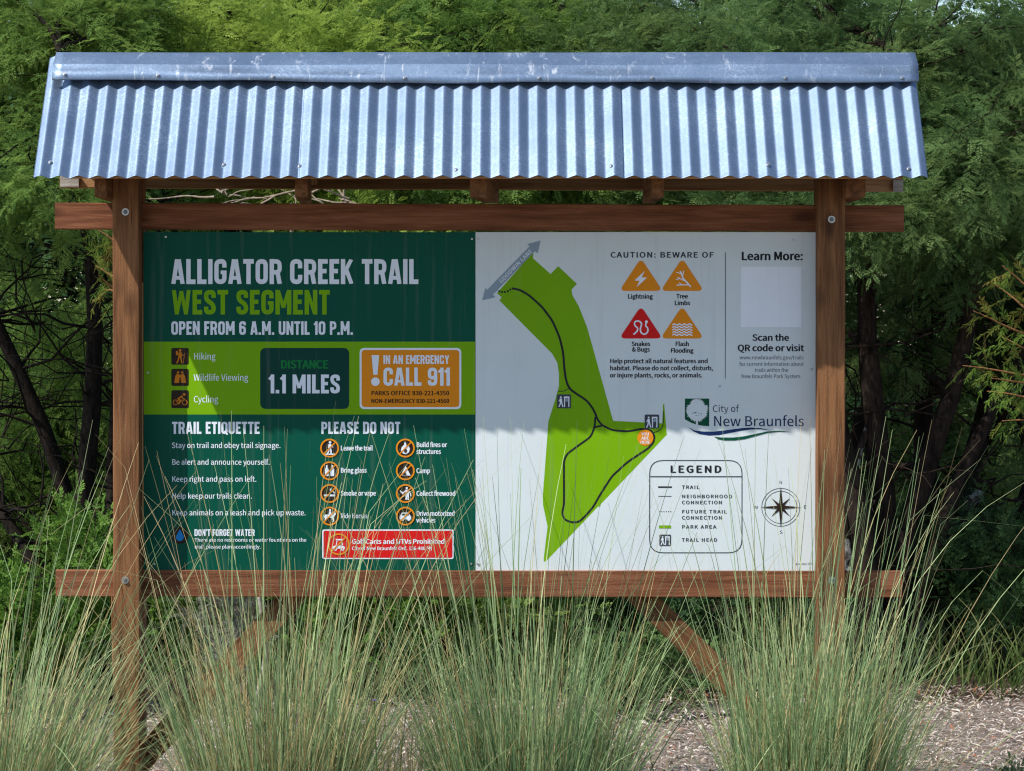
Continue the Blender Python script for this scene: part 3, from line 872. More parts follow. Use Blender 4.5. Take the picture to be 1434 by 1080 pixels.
# cyclist
k.ring(245.8, 563.6, 3.4, 1.0, I, 2); k.ring(258.6, 563.6, 3.4, 1.0, I, 2)
k.circle(257.9, 552.4, 2.0, I, 2)
k.line([(255.4, 554.4), (249.6, 558.6), (253, 561.6), (250, 566)], 2.2, I, 2)
k.line([(254.4, 555.6), (256.4, 558.6), (259.2, 558.8)], 1.3, I, 2); k.line([(246, 563.4), (250.6, 560.6), (257.6, 560.2)], .7, I, 2)
k.text('Hiking', 271, 301.8, 503.6, 9, 'white', .1, 1)
k.text('Wildlife Viewing', 271, 347.7, 533.3, 9, 'white', .1, 1)
k.text('Cycling', 271, 305.6, 563.7, 9, 'white', .1, 1)
k.rrect(364.4, 487.4, 489, 572.8, 8.5, 'dgreen', 1)
k.text('DISTANCE', 392.8, 460, 516, 11.2, 'midgreen', .75, 2)
k.head('1.1 MILES', 376.8, 476, 524.6, 551, 'white', 2)
k.build('activity_band', green)

k = Ink()
k.rrect(503.6, 487.4, 646, 573, 7, 'white', 1)
k.rrect(506.4, 490.2, 643.2, 570.2, 5, 'orange', 2)
k.poly([(520.4, 497.4), (531, 497.4), (528.6, 525), (522.8, 525)], 'white', 3)
k.circle(525.7, 534.6, 6, 'white', 3)
k.head('IN AN EMERGENCY', 537, 629, 497.4, 509.8, 'white', 3)
k.head('CALL 911', 537, 630, 514.9, 540.3, 'white', 3)
k.text('PARKS OFFICE 830-221-4350', 519.7, 629, 553.6, 6.0, 'brown', .28, 3, 30)
k.text('NON-EMERGENCY 830-221-4560', 519.7, 629, 564.4, 5.6, 'brown', .28, 3, 20)
k.build('emergency_notice', green)

k = Ink()
k.head('TRAIL ETIQUETTE', 240.9, 363.4, 590.8, 607.8, 'white')
k.build('etiquette_heading', green)
for t, x1, b in (('Stay on trail and obey trail signage.', 393.2, 627.6), ('Be alert and announce yourself.', 378, 651), ('Keep right and pass on left.', 359.4, 674.8),
                 ('Help keep our trails clean.', 353, 698.5), ('Keep animals on a leash and pick up waste.', 428.3, 722)):
    k = Ink()
    k.text(t, 240.2, x1, b, 7.6, 'white', .16)
    k.build('etiquette_rule', green)
k = Ink()
k.circle(251.6, 749.8, 12.2, 'brown', 1)
k.poly([(251.6, 741.4)] + [(251.6 + 5.4 * math.cos(a), 752.6 + 5.4 * math.sin(a)) for a in [math.radians(d) for d in range(-25, 206, 15)]], 'blue', 2)
k.head("DON'T FORGET WATER", 272, 356.4, 741.4, 750.9, 'white')
k.text('There are no restrooms or water fountains on the', 272, 429, 758.9, 5.0, 'white', .14)
k.text('trail, please plan accordingly.', 272, 365, 768.5, 5.0, 'white', .14)
k.build('water_notice', green)

k = Ink()
k.head('PLEASE DO NOT', 450, 560.5, 590.8, 607.8, 'white')
k.build('prohibition_heading', green)


def ban(cx, cy, r=13.2, w=2.2, bg='brown'):
    k.circle(cx, cy, r, bg, 1)
    k.ring(cx, cy, r - w / 2, w, 'orange', 4)
    d = (r - 1.6) * .7071
    k.line([(cx - d, cy + d), (cx + d, cy - d)], w * .75, 'orange', 4)


def at(cx, cy, pts): return [(cx + x, cy + y) for x, y in pts]
RULES = {(461.5, 627.6): (('Leave the trail', 522, 630.9),), (461.5, 659.5): (('Bring glass', 513.4, 662),), (461.5, 691.3): (('Smoke or vape', 526.4, 694.2),), (461.5, 723): (('Ride Horses', 514.7, 726),),
         (567.6, 627.6): (('Build fires or', 625.8, 626.2), ('structures', 617.5, 635.8)), (567.6, 659.5): (('Camp', 602.2, 662.7),), (567.6, 691.3): (('Collect firewood', 637.9, 694.5),),
         (567.6, 723): (('Drive motorized', 636.9, 722.6), ('vehicles', 609.8, 732))}


def rule(c):
    global k
    k = Ink()
    ban(*c)
    for t, x1, b in RULES[c]:
        k.text(t, 476.9 if c[0] < 500 else 583, x1, b, 6.6, 'white', .3 if 'Ride' not in t else .12)
c = (461.5, 627.6)
rule(c)
k.circle(c[0] + .6, c[1] - 8, 1.8, 'white', 2); k.poly(at(*c, [(-1.6, -5.6), (2.2, -5.6), (2.6, 0), (.6, 1), (-2, 0)]), 'white', 2)
k.line(at(*c, [(-.6, 0), (-1, 4), (-3, 7.6)]), 1.9, 'white', 2); k.line(at(*c, [(1, 0), (2, 3.6), (2, 7.6)]), 1.9, 'white', 2)
k.line(at(*c, [(-8, 8.6), (8, 8.6)]), 1.7, 'white', 2); k.line(at(*c, [(2.0, -4), (5, -1)]), 1.2, 'white', 2)
k.build('prohibition_sign', green)
c = (461.5, 659.5)
rule(c)
for dx in (-6.6, 1.2):
    k.rrect(c[0] + dx, c[1] - 2.6, c[0] + dx + 5.2, c[1] + 7.4, 1, 'white', 2); k.poly(at(*c, [(dx, -2), (dx + 1.6, -5), (dx + 1.6, -8), (dx + 3.6, -8), (dx + 3.6, -5), (dx + 5.2, -2)]), 'white', 3)
k.build('prohibition_sign', green)
c = (461.5, 691.3)
rule(c)
k.poly(at(*c, [(-8, 1.4), (4.4, 1.4), (4.4, 4), (-8, 4)]), 'white', 2); k.poly(at(*c, [(5, 1.4), (7.6, 1.4), (7.6, 4), (5, 4)]), 'white', 2)
k.line(at(*c, [(6.6, 0), (6, -2.4), (2, -3), (.6, -5.4), (3, -7.4)]), 1.3, 'white', 2, 2)
k.build('prohibition_sign', green)
c = (461.5, 723)
rule(c)
k.poly(at(*c, [(-9, -1), (-6, -2.2), (3, -2.4), (7.6, -6), (9, -3), (6, 1.4), (6.4, 7.6), (4.6, 7.6), (3, 2.4), (-3, 2.2), (-5.4, 7.6), (-7.4, 7.2), (-6.6, 2), (-8.4, 3)]), 'white', 2)
k.circle(c[0] + .6, c[1] - 8.6, 1.5, 'white', 2); k.poly(at(*c, [(-1, -6.8), (2, -6.8), (2.4, -2), (-1.4, -2)]), 'white', 3)
k.build('prohibition_sign', green)
c = (567.6, 627.6)
rule(c)
k.poly(at(*c, [(-.6, -9.4), (1.4, -5.6), (1.2, -3.4), (3, -1.6), (4.4, -4.4), (6.4, 1.4), (5, 6), (1, 8.6), (-3.6, 7.6), (-6.2, 3.4), (-5.2, -1.2), (-2, -4.4)]), 'white', 2)
k.poly(at(*c, [(.4, -.4), (2.8, 3.6), (1, 7.4), (-1.8, 5.6), (-1.6, 2)]), 'brown', 3)
k.build('prohibition_sign', green)
c = (567.6, 659.5)
rule(c)
k.poly(at(*c, [(.4, -6.6), (7.4, 6.6), (-6.6, 6.6)]), 'white', 2); k.poly(at(*c, [(-.6, 0), (1.6, 6.0), (-3.6, 6.0)]), 'brown', 3)
k.build('prohibition_sign', green)
c = (567.6, 691.3)
rule(c)
k.circle(c[0] + 2, c[1] - 7.6, 1.6, 'white', 2); k.poly(at(*c, [(.2, -5.4), (4.6, -5.4), (5, 1), (5, 9), (3, 9), (2.6, 3), (2, 9), (.2, 9)]), 'white', 2)
k.line(at(*c, [(1, -4.6), (-2.4, -1.4), (-6, -2)]), 1.4, 'white', 2); k.line(at(*c, [(-7.4, -4), (-3, 1)]), 1.4, 'white', 3); k.line(at(*c, [(4.6, -4), (7, 0), (7.6, 4)]), 1.2, 'white', 2)
k.build('prohibition_sign', green)
c = (567.6, 723)
rule(c)
k.poly(at(*c, [(-8, 0), (-6.8, -1.4), (-5, -5), (4.4, -5), (6.6, -1.2), (8, .6), (8, 4.6), (-8, 4.6)]), 'white', 2)
k.poly(at(*c, [(-4, -3.6), (-.4, -3.6), (-.4, -1), (-5.2, -1)]), 'brown', 3); k.poly(at(*c, [(.6, -3.6), (3.8, -3.6), (5.2, -1), (.6, -1)]), 'brown', 3)
k.circle(c[0] - 4.4, c[1] + 4.6, 2, 'white', 3); k.circle(c[0] + 4.6, c[1] + 4.6, 2, 'white', 3)
k.build('prohibition_sign', green)

k = Ink()
k.rrect(451, 741.7, 635.2, 783.2, 3.4, 'white', 1)
k.rrect(452.8, 743.5, 633.4, 781.4, 2.4, 'red', 2)
k.circle(474.2, 762.5, 15.2, 'red', 3)
k.ring(474.2, 762.5, 14.2, 2.2, 'orange', 5)
k.line([(464.4, 772.3), (484, 752.7)], 1.8, 'orange', 5)
c = (474.2, 763.5)
k.poly(at(*c, [(-8.6, 2), (-4, .6), (3, .6), (8.4, 2.4), (8.4, 5), (-8.6, 5)]), 'white', 3)
k.line(at(*c, [(-3.6, .6), (-2.2, -7), (4.6, -7), (5.4, .6)]), 1.2, 'white', 3); k.poly(at(*c, [(-4.4, -8.4), (6, -8.4), (6.4, -6.6), (-4, -6.6)]), 'white', 4)
k.circle(c[0] - 5, c[1] + 5.4, 2.6, 'white', 3); k.circle(c[0] + 5.4, c[1] + 5.4, 2.6, 'white', 3)
k.circle(c[0] - 5, c[1] + 5.4, 1, 'red', 4); k.circle(c[0] + 5.4, c[1] + 5.4, 1, 'red', 4)
k.text('Golf Carts and UTVs Prohibited', 492.6, 622.8, 761.8, 6.4, 'white', .36, 3)
k.text('City of New Braunfels Ord. 126-480 (4)', 492.6, 605, 770.6, 4.8, 'white', .22, 3)
k.build('vehicle_notice', green)

# ---- white sheet: the map
k = Ink()
k.poly([(746.4, 361.9), (771, 383.9), (781.7, 373), (807.9, 397.6), (800.4, 405.9), (801.7, 413.7), (810.7, 429.3), (822.4, 459), (858.7, 589.5), (927.4, 593), (928.6, 566),
        (930.2, 566), (933.9, 609), (841.2, 706.6), (841.2, 709.4), (837.6, 709.8), (764.4, 786.8), (761.6, 786.6), (761.4, 783), (766.8, 737.4), (760.5, 707.8), (760, 696.7), (768, 590), (777.5, 560),
        (782.7, 540.7), (782.7, 522.6), (780.4, 508.3), (773.2, 495.4), (699.3, 421), (702.4, 416.8), (696, 410.6), (747, 352.8)], 'lime', 0)
k.build('park_area', white)
k = Ink()
loop = [(833.7, 584), (833, 597), (827.4, 611.7), (809, 624.7), (794, 635.8), (789.7, 645), (789.7, 707.8), (786.8, 719), (790.4, 728), (801.5, 732), (810.8, 731), (820, 722.6), (831, 709.7),
        (840.3, 693), (857, 667), (879, 646.9), (908.7, 627.3), (915.4, 619), (916.8, 611.7), (913, 603.6), (901, 600.2), (879, 604.4), (857, 602.5), (844, 596), (838.5, 590.5), (833.9, 581)]
k.line(loop, 2.7, 'black', 1, 6)
k.line([(716.9, 404), (728, 406), (741, 413.7), (758.9, 429.8), (773.2, 448.7), (783.5, 472), (788.7, 494), (790.3, 517.4), (792.6, 533), (797.3, 544.6), (808.2, 552.4), (821, 560.2), (830.2, 571.9), (835.2, 583)], 2.9, 'black', 2, 7)
k.line([(833, 598.5), (838.5, 597), (844.5, 596.2)], 2.4, 'black', 2)
k.line([(781, 548), (790, 548), (797.3, 543.6)], 1.0, 'black', 1, 3); k.line([(928.8, 576), (928.9, 595.5), (924.4, 602.9), (915.5, 606)], 1.0, 'black', 1, 4)
for x, y in ((175, 370), (190, 378), (205, 382), (220, 382), (236, 378), (249, 369)):
    k.circle(650 + x / 3.857, 310 + y / 3.857, 1.5, 'black', 1, 12)


def trailhead(x0, y0, x1, y1, lay=2):
    s = (x1 - x0) / 19.6
    f = lambda p: [(x0 + a * s, y0 + b * s) for a, b in p]
    k.rrect(x0, y0, x1, y1, 1.8 * s, 'slate', lay)
    k.circle(x0 + 5.4 * s, y0 + 4 * s, 1.3 * s, 'white', lay + 1, 12)
    k.poly(f([(4, 5.8), (6.8, 5.8), (7.4, 11), (4.2, 11)]), 'white', lay + 1)
    k.line(f([(5, 10.6), (4.4, 14), (2.6, 17.6)]), 1.5 * s, 'white', lay + 1); k.line(f([(6.4, 10.6), (7.2, 14), (8.4, 17.6)]), 1.5 * s, 'white', lay + 1)
    k.line(f([(4.4, 6.6), (2.6, 10)]), 1.0 * s, 'white', lay + 1)
    k.poly(f([(9.6, 3), (17.4, 3), (17.4, 5), (9.6, 5)]), 'white', lay + 1)
    k.line(f([(10.6, 5), (10.6, 17.6)]), 1.4 * s, 'white', lay + 1); k.line(f([(16.6, 5), (16.6, 17.6)]), 1.4 * s, 'white', lay + 1)
    k.poly(f([(11.6, 5.6), (15.6, 5.6), (15.6, 10), (11.6, 10)]), 'arrow', lay + 1)
trailhead(780, 552.4, 799.6, 571.9)
trailhead(902.8, 580.7, 923, 600.2)
k.circle(903.7, 613.2, 11.2, 'orange', 2)
for t, x0, x1, b in (('YOU', 898.2, 909.2, 610), ('ARE', 898.4, 909, 615.8), ('HERE', 896.8, 910.6, 621.4)):
    k.text(t, x0, x1, b, 4.1, 'white', .22, 3)
k.build('trail_route', white)
k = Ink()
a, b2 = Vector((686, 409.6)), Vector((746.4, 347.6))
k.line([tuple(a), tuple(b2)], 10.2, 'arrow', 2)
k.poly([(675.2, 420.7), (679.8, 403.6), (694, 416.4)], 'arrow', 3); k.poly([(757, 337.2), (738.4, 342.2), (752.8, 355)], 'arrow', 3)
k.text('GOODWIN LANE', 702.2, 702.2 + 62.5, 397.2, 5.6, 'white', .2, 4, 60, rot=math.atan2(62, 60.4))
k.build('street_arrow', white)

# ---- cautions
k = Ink()
k.text('CAUTION: BEWARE OF', 854.8, 999.4, 360.9, 7.6, 'slate', .45, 1, 110)


def tri(cx, y0, y1, ink):
    h = y1 - y0
    k.poly(round_poly([(cx, y0 - 5), (cx + 30.5, y1), (cx - 30.5, y1)], 9, True), ink, 1)
def caution(cx, y0, y1, ink, *lines):
    global k
    k.build('caution_heading' if not CA else 'caution_sign', white)
    CA.append(1)
    k = Ink()
    tri(cx, y0, y1, ink)
    for t, x0, x1, b in lines:
        k.text(t, x0, x1, b, 6.0, 'black', .38)
CA = []
caution(897.5, 366.5, 407.6, 'orange', ('Lightning', 879, 914, 418.3))
k.poly([(902.8, 379.6), (888.4, 393), (895.6, 393.4), (891.4, 402.4), (906, 389), (898.6, 388.6)], 'white', 2)
caution(955.2, 366.5, 407.6, 'orange', ('Tree', 947, 963.4, 418), ('Limbs', 944.4, 966.4, 427.4))
k.line([(967.4, 402), (956.4, 389.6), (952.4, 379.6)], 2.0, 'white', 2); k.line([(961, 394.6), (948.8, 388.6)], 1.4, 'white', 2); k.line([(964, 399), (947.4, 399.4)], 1.4, 'white', 2)
k.line([(955.4, 388), (957.6, 379)], 1.3, 'white', 2); k.line([(953.6, 383.4), (947, 381.4)], 1.1, 'white', 2); k.line([(953, 390.4), (946.4, 391.6)], 1.1, 'white', 2); k.line([(955, 399), (950.6, 396)], 1.1, 'white', 2)
caution(897.5, 433.4, 474.2, 'red', ('Snakes', 884.4, 910.6, 484.7), ('& Bugs', 885, 910, 492.4))
k.line([(887, 468.6), (892.4, 464), (893.4, 459.6), (888.2, 455.6), (889, 450), (895.4, 449.6), (899, 453.6), (896.6, 459.4), (897, 466), (903, 469), (907.6, 464.6), (907, 459), (903.8, 456.6), (905, 451.6)], 2.1, 'white', 2, 4)
k.circle(905.2, 450.8, 2.1, 'white', 3, 12)
caution(955.2, 433.4, 474.2, 'orange', ('Flash', 945.6, 965, 484.7), ('Flooding', 939, 971, 494))
for i in range(5):
    y = 454.6 + i * 3.6
    k.line([(941.6 + j * 1.75, y + (.7 if j % 4 in (0, 3) else -.7)) for j in range(17)], 1.7, 'white', 2)
k.build('caution_sign', white)
k = Ink()
for t, x1, b in (('Help protect all natural features and', 991.4, 508.7), ('habitat. Please do not collect, disturb,', 998.5, 518.6), ('or injure plants, rocks, or animals.', 983.7, 528.6)):
    k.text(t, 854, x1, b, 6.0, 'black', .34)
k.line([(1015.7, 353.5), (1015.7, 530.3)], .9, 'slate', 1)
k.build('nature_notice', white)

k = Ink()
k.text('Learn More:', 1037.6, 1124.6, 364.4, 11.4, 'black', .7)
k.poly([(1037.3, 373.6), (1122.3, 373.6), (1122.3, 458.3), (1037.3, 458.3)], 'qrwhite', 1)
k.text('Scan the', 1053.3, 1105, 477.3, 8.8, 'black', .55)
k.text('QR code or visit', 1032.8, 1125.8, 491.8, 8.8, 'black', .55)
for t, x0, x1, b in (('www.newbraunfels.gov/trails', 1035.5, 1125.4, 503.4), ('for current information about', 1035.2, 1125.6, 512.6), ('trails within the', 1056.8, 1104, 521), ('New Braunfels Park System.', 1037.9, 1122.4, 529.7)):
    k.text(t, x0, x1, b, 5.3, 'grey', .06)
k.build('web_notice', white)

k = Ink()
Q = lambda pts: [(940 + x / 7.17, 540 + y / 7.17) for x, y in pts]
k.poly(Q([(137, 131), (381, 131), (381, 408), (320, 404), (262, 395), (200, 374), (137, 340)]), 'logo', 1)
rt = random.Random(4)
crown = []
for i in range(80):
    a = 2 * math.pi * i / 80
    rr = 1 + (.10 if i % 2 else -.06) + rt.uniform(-.05, .05)
    x = 260 + 104 * rr * math.cos(a) * (1 if math.sin(a) > -.4 else .82)
    y = 245 + 112 * rr * math.sin(a)
    crown.append((min(max(x, 141), 377), max(y, 132)))
k.poly(Q(crown), 'sheet', 2)
k.poly(Q([(250, 330), (270, 330), (267, 360), (270, 397), (246, 390), (250, 360)]), 'sheet', 3)
for i in range(14):
    x = 215 + rt.random() * 90; y = 270 + rt.random() * 34
    k.circle(940 + x / 7.17, 540 + y / 7.17, .55, 'logo', 3, 7)
k.text('City of', 997.6, 1034.6, 577, 9.3, 'slate', .02)
k.text('New Braunfels', 998.3, 1126.4, 596.9, 14.0, 'navy', .16)
k.poly(Q([(178, 420), (230, 450), (320, 462), (430, 462), (560, 448), (700, 428), (800, 422), (900, 428), (995, 450), (900, 440), (800, 442), (700, 455), (600, 475), (480, 498), (380, 503), (290, 490), (220, 460)]), 'navy', 1)
k.poly(Q([(430, 513), (500, 522), (620, 522), (720, 512), (850, 485), (960, 462), (1080, 453), (1215, 467), (1080, 464), (960, 478), (850, 508), (740, 538), (640, 552), (540, 553), (470, 540)]), 'logo', 2)
k.build('city_logo', white)

k = Ink()
k.line([(909.8, 645), (1039.2, 645), (1039.2, 774.4), (909.8, 774.4)], 1.3, 'slate', 1, 19, True)
k.line([(910.4, 667.5), (1038.6, 667.5)], 1.2, 'slate', 2)
k.text('LEGEND', 938.3, 1010.6, 662, 9.6, 'black', .75, 1, 170)
k.line([(921.6, 682.3), (940.9, 682.3)], 2.1, 'black', 1); k.line([(922, 695.2), (940.4, 695.2)], .8, 'black', 1)
for i in range(6):
    k.circle(923.4 + i * 3.2, 716.7, .75, 'black', 1, 8)
k.poly([(923, 736), (939.8, 736), (939.8, 740.2), (923, 740.2)], 'lime', 1)
trailhead(923.5, 748.9, 939.8, 764.9, 1)
for t, x1, b in (('TRAIL', 979.4, 684.8), ('NEIGHBORHOOD', 1025.4, 697.7), ('CONNECTION', 1011.6, 706.2), ('FUTURE TRAIL', 1017.8, 719.1), ('CONNECTION', 1011.6, 727.7), ('PARK AREA', 1003.2, 740.4), ('TRAIL HEAD', 1004.6, 758.7)):
    k.text(t, 954.9, x1, b, 4.7, 'slate', .28, 1, 150)
k.build('map_legend', white)

k = Ink()
cx, cy = 1093.5, 710.6
k.ring(cx, cy, 26.6, .7, 'slate', 1, 64); k.ring(cx, cy, 22.6, .7, 'slate', 1, 64)
for i in range(8):
    a = i * math.pi / 4; L = 29 if i % 2 == 0 else 19
    w = 5.0 if i % 2 == 0 else 4.4
    for s in (-1, 1):
        k.poly([(cx, cy), (cx + w * math.cos(a + s * .5), cy + w * math.sin(a + s * .5)), (cx + L * math.cos(a), cy + L * math.sin(a))], 'brown', 2 if i % 2 else 3)
for t, x, y in (('N', 1091.2, 678), ('W', 1055.2, 713.2), ('E', 1125.2, 712.4), ('S', 1091.7, 747.8)):
    k.text(t, x, x + (4.6 if t != 'W' else 6.6), y, 4.6, 'slate', .02)
k.build('compass_rose', white)
k = Ink()
k.text('October 2025', 1117, 1139, 791.4, 2.9, 'grey', .02)
k.circle(1115.6, 790.2, 1.0, 'grey', 1, 8)
k.build('print_date', white)


# ------------------------------------------------------------------ foliage
def leaf_material(name, c0, c1, c2, trans=0.35, rough=0.6):
    """tint 0..1 picks the leaf colour"""
    m, nt, b = mat(name)
    at = N(nt, 'ShaderNodeAttribute', attribute_name='tint')
    r = ramp(nt, at.outputs['Fac'], [(0.0, c0), (0.5, c1), (1.0, c2)])
    nt.links.new(r.outputs[0], b.inputs['Base Color'])
    b.inputs['Roughness'].default_value = rough
    b.inputs['Specular IOR Level'].default_value = 0.12
    tr = nt.nodes.new('ShaderNodeBsdfTranslucent')
    hs = N(nt, 'ShaderNodeHueSaturation', Hue=0.49, Saturation=1.0, Value=1.1)
    nt.links.new(r.outputs[0], hs.inputs['Color'])
    nt.links.new(hs.outputs[0], tr.inputs['Color'])
    mx = nt.nodes.new('ShaderNodeMixShader')
    mx.inputs[0].default_value = trans
    nt.links.new(b.outputs[0], mx.inputs[1]); nt.links.new(tr.outputs[0], mx.inputs[2])
    nt.links.new(mx.outputs[0], nt.nodes['Material Output'].inputs['Surface'])
    return m


def bark_material(name, c0, c1, lichen=0.0):
    m, nt, b = mat(name)
    n = N(nt, 'ShaderNodeTexNoise', Scale=1.0, Detail=6.0, Roughness=0.7, Distortion=0.5)
    nt.links.new(mapped(nt, (30, 30, 7)), n.inputs['Vector'])
    r = ramp(nt, n.outputs[0], [(0.35, c0), (0.65, c1)])
    if lichen:
        n2 = N(nt, 'ShaderNodeTexNoise', Scale=9.0, Detail=4.0)
        nt.links.new(mapped(nt, (1, 1, 1)), n2.inputs['Vector'])
        r2 = ramp(nt, n2.outputs[0], [(0.52, (0, 0, 0)), (0.58, (1, 1, 1))])
        mx = nt.nodes.new('ShaderNodeMix'); mx.data_type = 'RGBA'
        k = N(nt, 'ShaderNodeMath', operation='MULTIPLY'); k.inputs[1].default_value = lichen
        nt.links.new(r2.outputs[0], k.inputs[0]); nt.links.new(k.outputs[0], mx.inputs[0])
        nt.links.new(r.outputs[0], mx.inputs[6]); mx.inputs[7].default_value = (0.36, 0.36, 0.33, 1)
        nt.links.new(mx.outputs[2], b.inputs['Base Color'])
    else:
        nt.links.new(r.outputs[0], b.inputs['Base Color'])
    b.inputs['Roughness'].default_value = 0.95
    b.inputs['Specular IOR Level'].default_value = 0.1
    bump(nt, b, n.outputs[0], 0.8, 0.02)
    return m


L_BRIGHT = leaf_material('leaf_yellow_green', (0.140, 0.220, 0.036), (0.250, 0.365, 0.062), (0.37, 0.49, 0.10), .48)
L_MID = leaf_material('leaf_mid_green', (0.068, 0.142, 0.030), (0.144, 0.250, 0.052), (0.255, 0.37, 0.086), .48)
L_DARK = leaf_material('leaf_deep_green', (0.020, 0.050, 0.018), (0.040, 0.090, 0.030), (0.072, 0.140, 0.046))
L_BLUE = leaf_material('leaf_grey_green', (0.048, 0.100, 0.030), (0.102, 0.178, 0.056), (0.195, 0.285, 0.092), .42)
L_WEED = leaf_material('leaf_fresh_green', (0.060, 0.140, 0.022), (0.115, 0.225, 0.035), (0.18, 0.31, 0.055))
L_GREY = leaf_material('leaf_grey_brush', (0.13, 0.14, 0.10), (0.24, 0.24, 0.19), (0.36, 0.35, 0.30), 0.2)
L_JUNIPER = leaf_material('leaf_juniper', (0.09, 0.19, 0.025), (0.16, 0.27, 0.04), (0.32, 0.26, 0.055))
L_GRASS = leaf_material('blade_blue_green', (0.090, 0.168, 0.072), (0.222, 0.340, 0.150), (0.48, 0.56, 0.285), 0.25, 0.45)
L_STRAW = leaf_material('blade_straw', (0.24, 0.19, 0.08), (0.48, 0.39, 0.18), (0.70, 0.59, 0.31), 0.25, 0.5)
M_BARK = bark_material('dark_bark', (0.006, 0.005, 0.004), (0.026, 0.020, 0.016))
M_BARK_R = bark_material('brown_bark', (0.009, 0.006, 0.005), (0.040, 0.028, 0.021))
M_BARK_G = bark_material('grey_lichen_bark', (0.020, 0.014, 0.011), (0.075, 0.052, 0.042), 0.75)
M_TWIG_R = bark_material('orange_twig', (0.16, 0.07, 0.028), (0.34, 0.17, 0.075))
M_TWIG = bark_material('pale_dead_twig', (0.16, 0.12, 0.085), (0.36, 0.29, 0.22))


def spray_template(rnd, n_frond=9, n_pair=8, spread=58, leaf_w=0.030, leaf_l=0.30, flen=0.36):
    """a twig of length 1 along +X carrying feathery fronds; returns quads"""
    q = []
    def frond(o, d, up, L):
        d = d / np.linalg.norm(d)
        s = np.cross(up, d); s /= np.linalg.norm(s)
        up = np.cross(d, s)
        for i in range(n_pair + 1):
            t = 0.10 + 0.90 * i / n_pair
            p = o + d * L * t - np.array([0, 0, 1]) * L * 0.22 * t * t
            ll = L * leaf_l * (1 - 0.75 * abs(t - 0.45))
            sides = (1, -1) if i < n_pair else (0,)
            for sd in sides:
                a = np.radians(spread + rnd.normal(0, 6)) if sd else 0
                ld = d * np.cos(a) + s * np.sin(a) * (sd or 0) + up * rnd.normal(0.02, 0.16)
                ld /= np.linalg.norm(ld)
                w = np.cross(ld, up + s * rnd.normal(0, .35)); w /= np.linalg.norm(w)
                ww = leaf_w * (L / flen) * 0.5
                q.append([p, p + ld * ll * .45 + w * ww, p + ld * ll, p + ld * ll * .45 - w * ww])
    for i in range(n_frond):
        t = 0.10 + 0.9 * i / (n_frond - 1)
        p = np.array([t, 0.03 * np.sin(t * 5), 0.04 * np.sin(t * 4 + 1)])
        sd = 1 if i % 2 else -1
        a = np.radians(rnd.normal(52, 10)) if i < n_frond - 1 else 0.05
        d = np.array([np.cos(a), sd * np.sin(a), rnd.normal(0.05, 0.28)])
        frond(p, d, np.array([rnd.normal(0, .25), rnd.normal(0, .25), 1.0]), flen * rnd.uniform(.75, 1.1))
    Q = np.array(q)
    tw = np.array([[[0, -.006, 0], [0, .006, 0], [1, .003, 0], [1, -.003, 0]]])
    return np.concatenate([Q, tw])


_rt = np.random.default_rng(21)
SPRAYS = [spray_template(_rt) for _ in range(4)]
SPRAYS_FAR = [spray_template(_rt, 6, 5, 55, 0.085, 0.36, 0.42) for _ in range(3)]
SPRAYS_BUSH = [spray_template(_rt, 8, 5, 48, 0.075, 0.42, 0.34) for _ in range(3)]
SPRAYS_NEEDLE = [spray_template(_rt, 15, 14, 66, 0.020, 0.17, 0.34) for _ in range(3)]


def scatter(templates, P, D, size, tint, rnd, roll=1.0):
    """place copies of spray templates: base P, direction D, length size; returns vertices, faces, tints"""
    Vs, Fs, Ts = [], [], []
    off = 0
    D = D / np.linalg.norm(D, axis=1, keepdims=True)
    up = np.tile(np.array([0, 0, 1.0]), (len(P), 1)) + rnd.normal(0, 0.38 * roll, (len(P), 3))
    Y = np.cross(up, D); Y /= np.linalg.norm(Y, axis=1, keepdims=True) + 1e-9
    Z = np.cross(D, Y)
    M = np.stack([D, Y, Z], -1) * size[:, None, None]
    pick = rnd.integers(0, len(templates), len(P))
    for k, T in enumerate(templates):
        idx = np.where(pick == k)[0]
        if not len(idx): continue
        tv = T.reshape(-1, 3)
        v = np.einsum('nij,mj->nmi', M[idx], tv) + P[idx][:, None, :]
        nq = len(T)
        t = tint[idx][:, None] + rnd.normal(0, 0.07, (len(idx), nq))
        Vs.append(v.reshape(-1, 3)); Ts.append(np.repeat(np.clip(t, 0, 1).ravel(), 4))
        n = len(idx) * nq * 4
        Fs.append(np.arange(off, off + n).reshape(-1, 4)); off += n
    return np.concatenate(Vs), np.concatenate(Fs), np.concatenate(Ts)


def tube(path, r0, r1, n=7, rnd=None, rough=0.0):
    path = [np.array(p, float) for p in path]
    V, F = [], []
    m = len(path)
    prev = None
    for i, p in enumerate(path):
        d = path[min(i + 1, m - 1)] - path[max(i - 1, 0)]
        d /= np.linalg.norm(d) + 1e-9
        a = np.cross(prev, d) if prev is not None else np.cross(d, np.array([1, 0, 0]) if abs(d[0]) < .9 else np.array([0, 1, 0]))
        a /= np.linalg.norm(a) + 1e-9
        b = np.cross(d, a); prev = b
        r = r0 + (r1 - r0) * i / (m - 1)
        for j in range(n):
            t = 2 * np.pi * j / n
            rr = r * (1 + (rnd.normal(0, rough) if rnd is not None else 0))
            V.append(p + a * rr * np.cos(t) + b * rr * np.sin(t))
        # keep frames from flipping
        prev = b
    for i in range(m - 1):
        for j in range(n):
            F.append((i * n + j, i * n + (j + 1) % n, (i + 1) * n + (j + 1) % n, (i + 1) * n + j))
    return np.array(V), np.array(F)


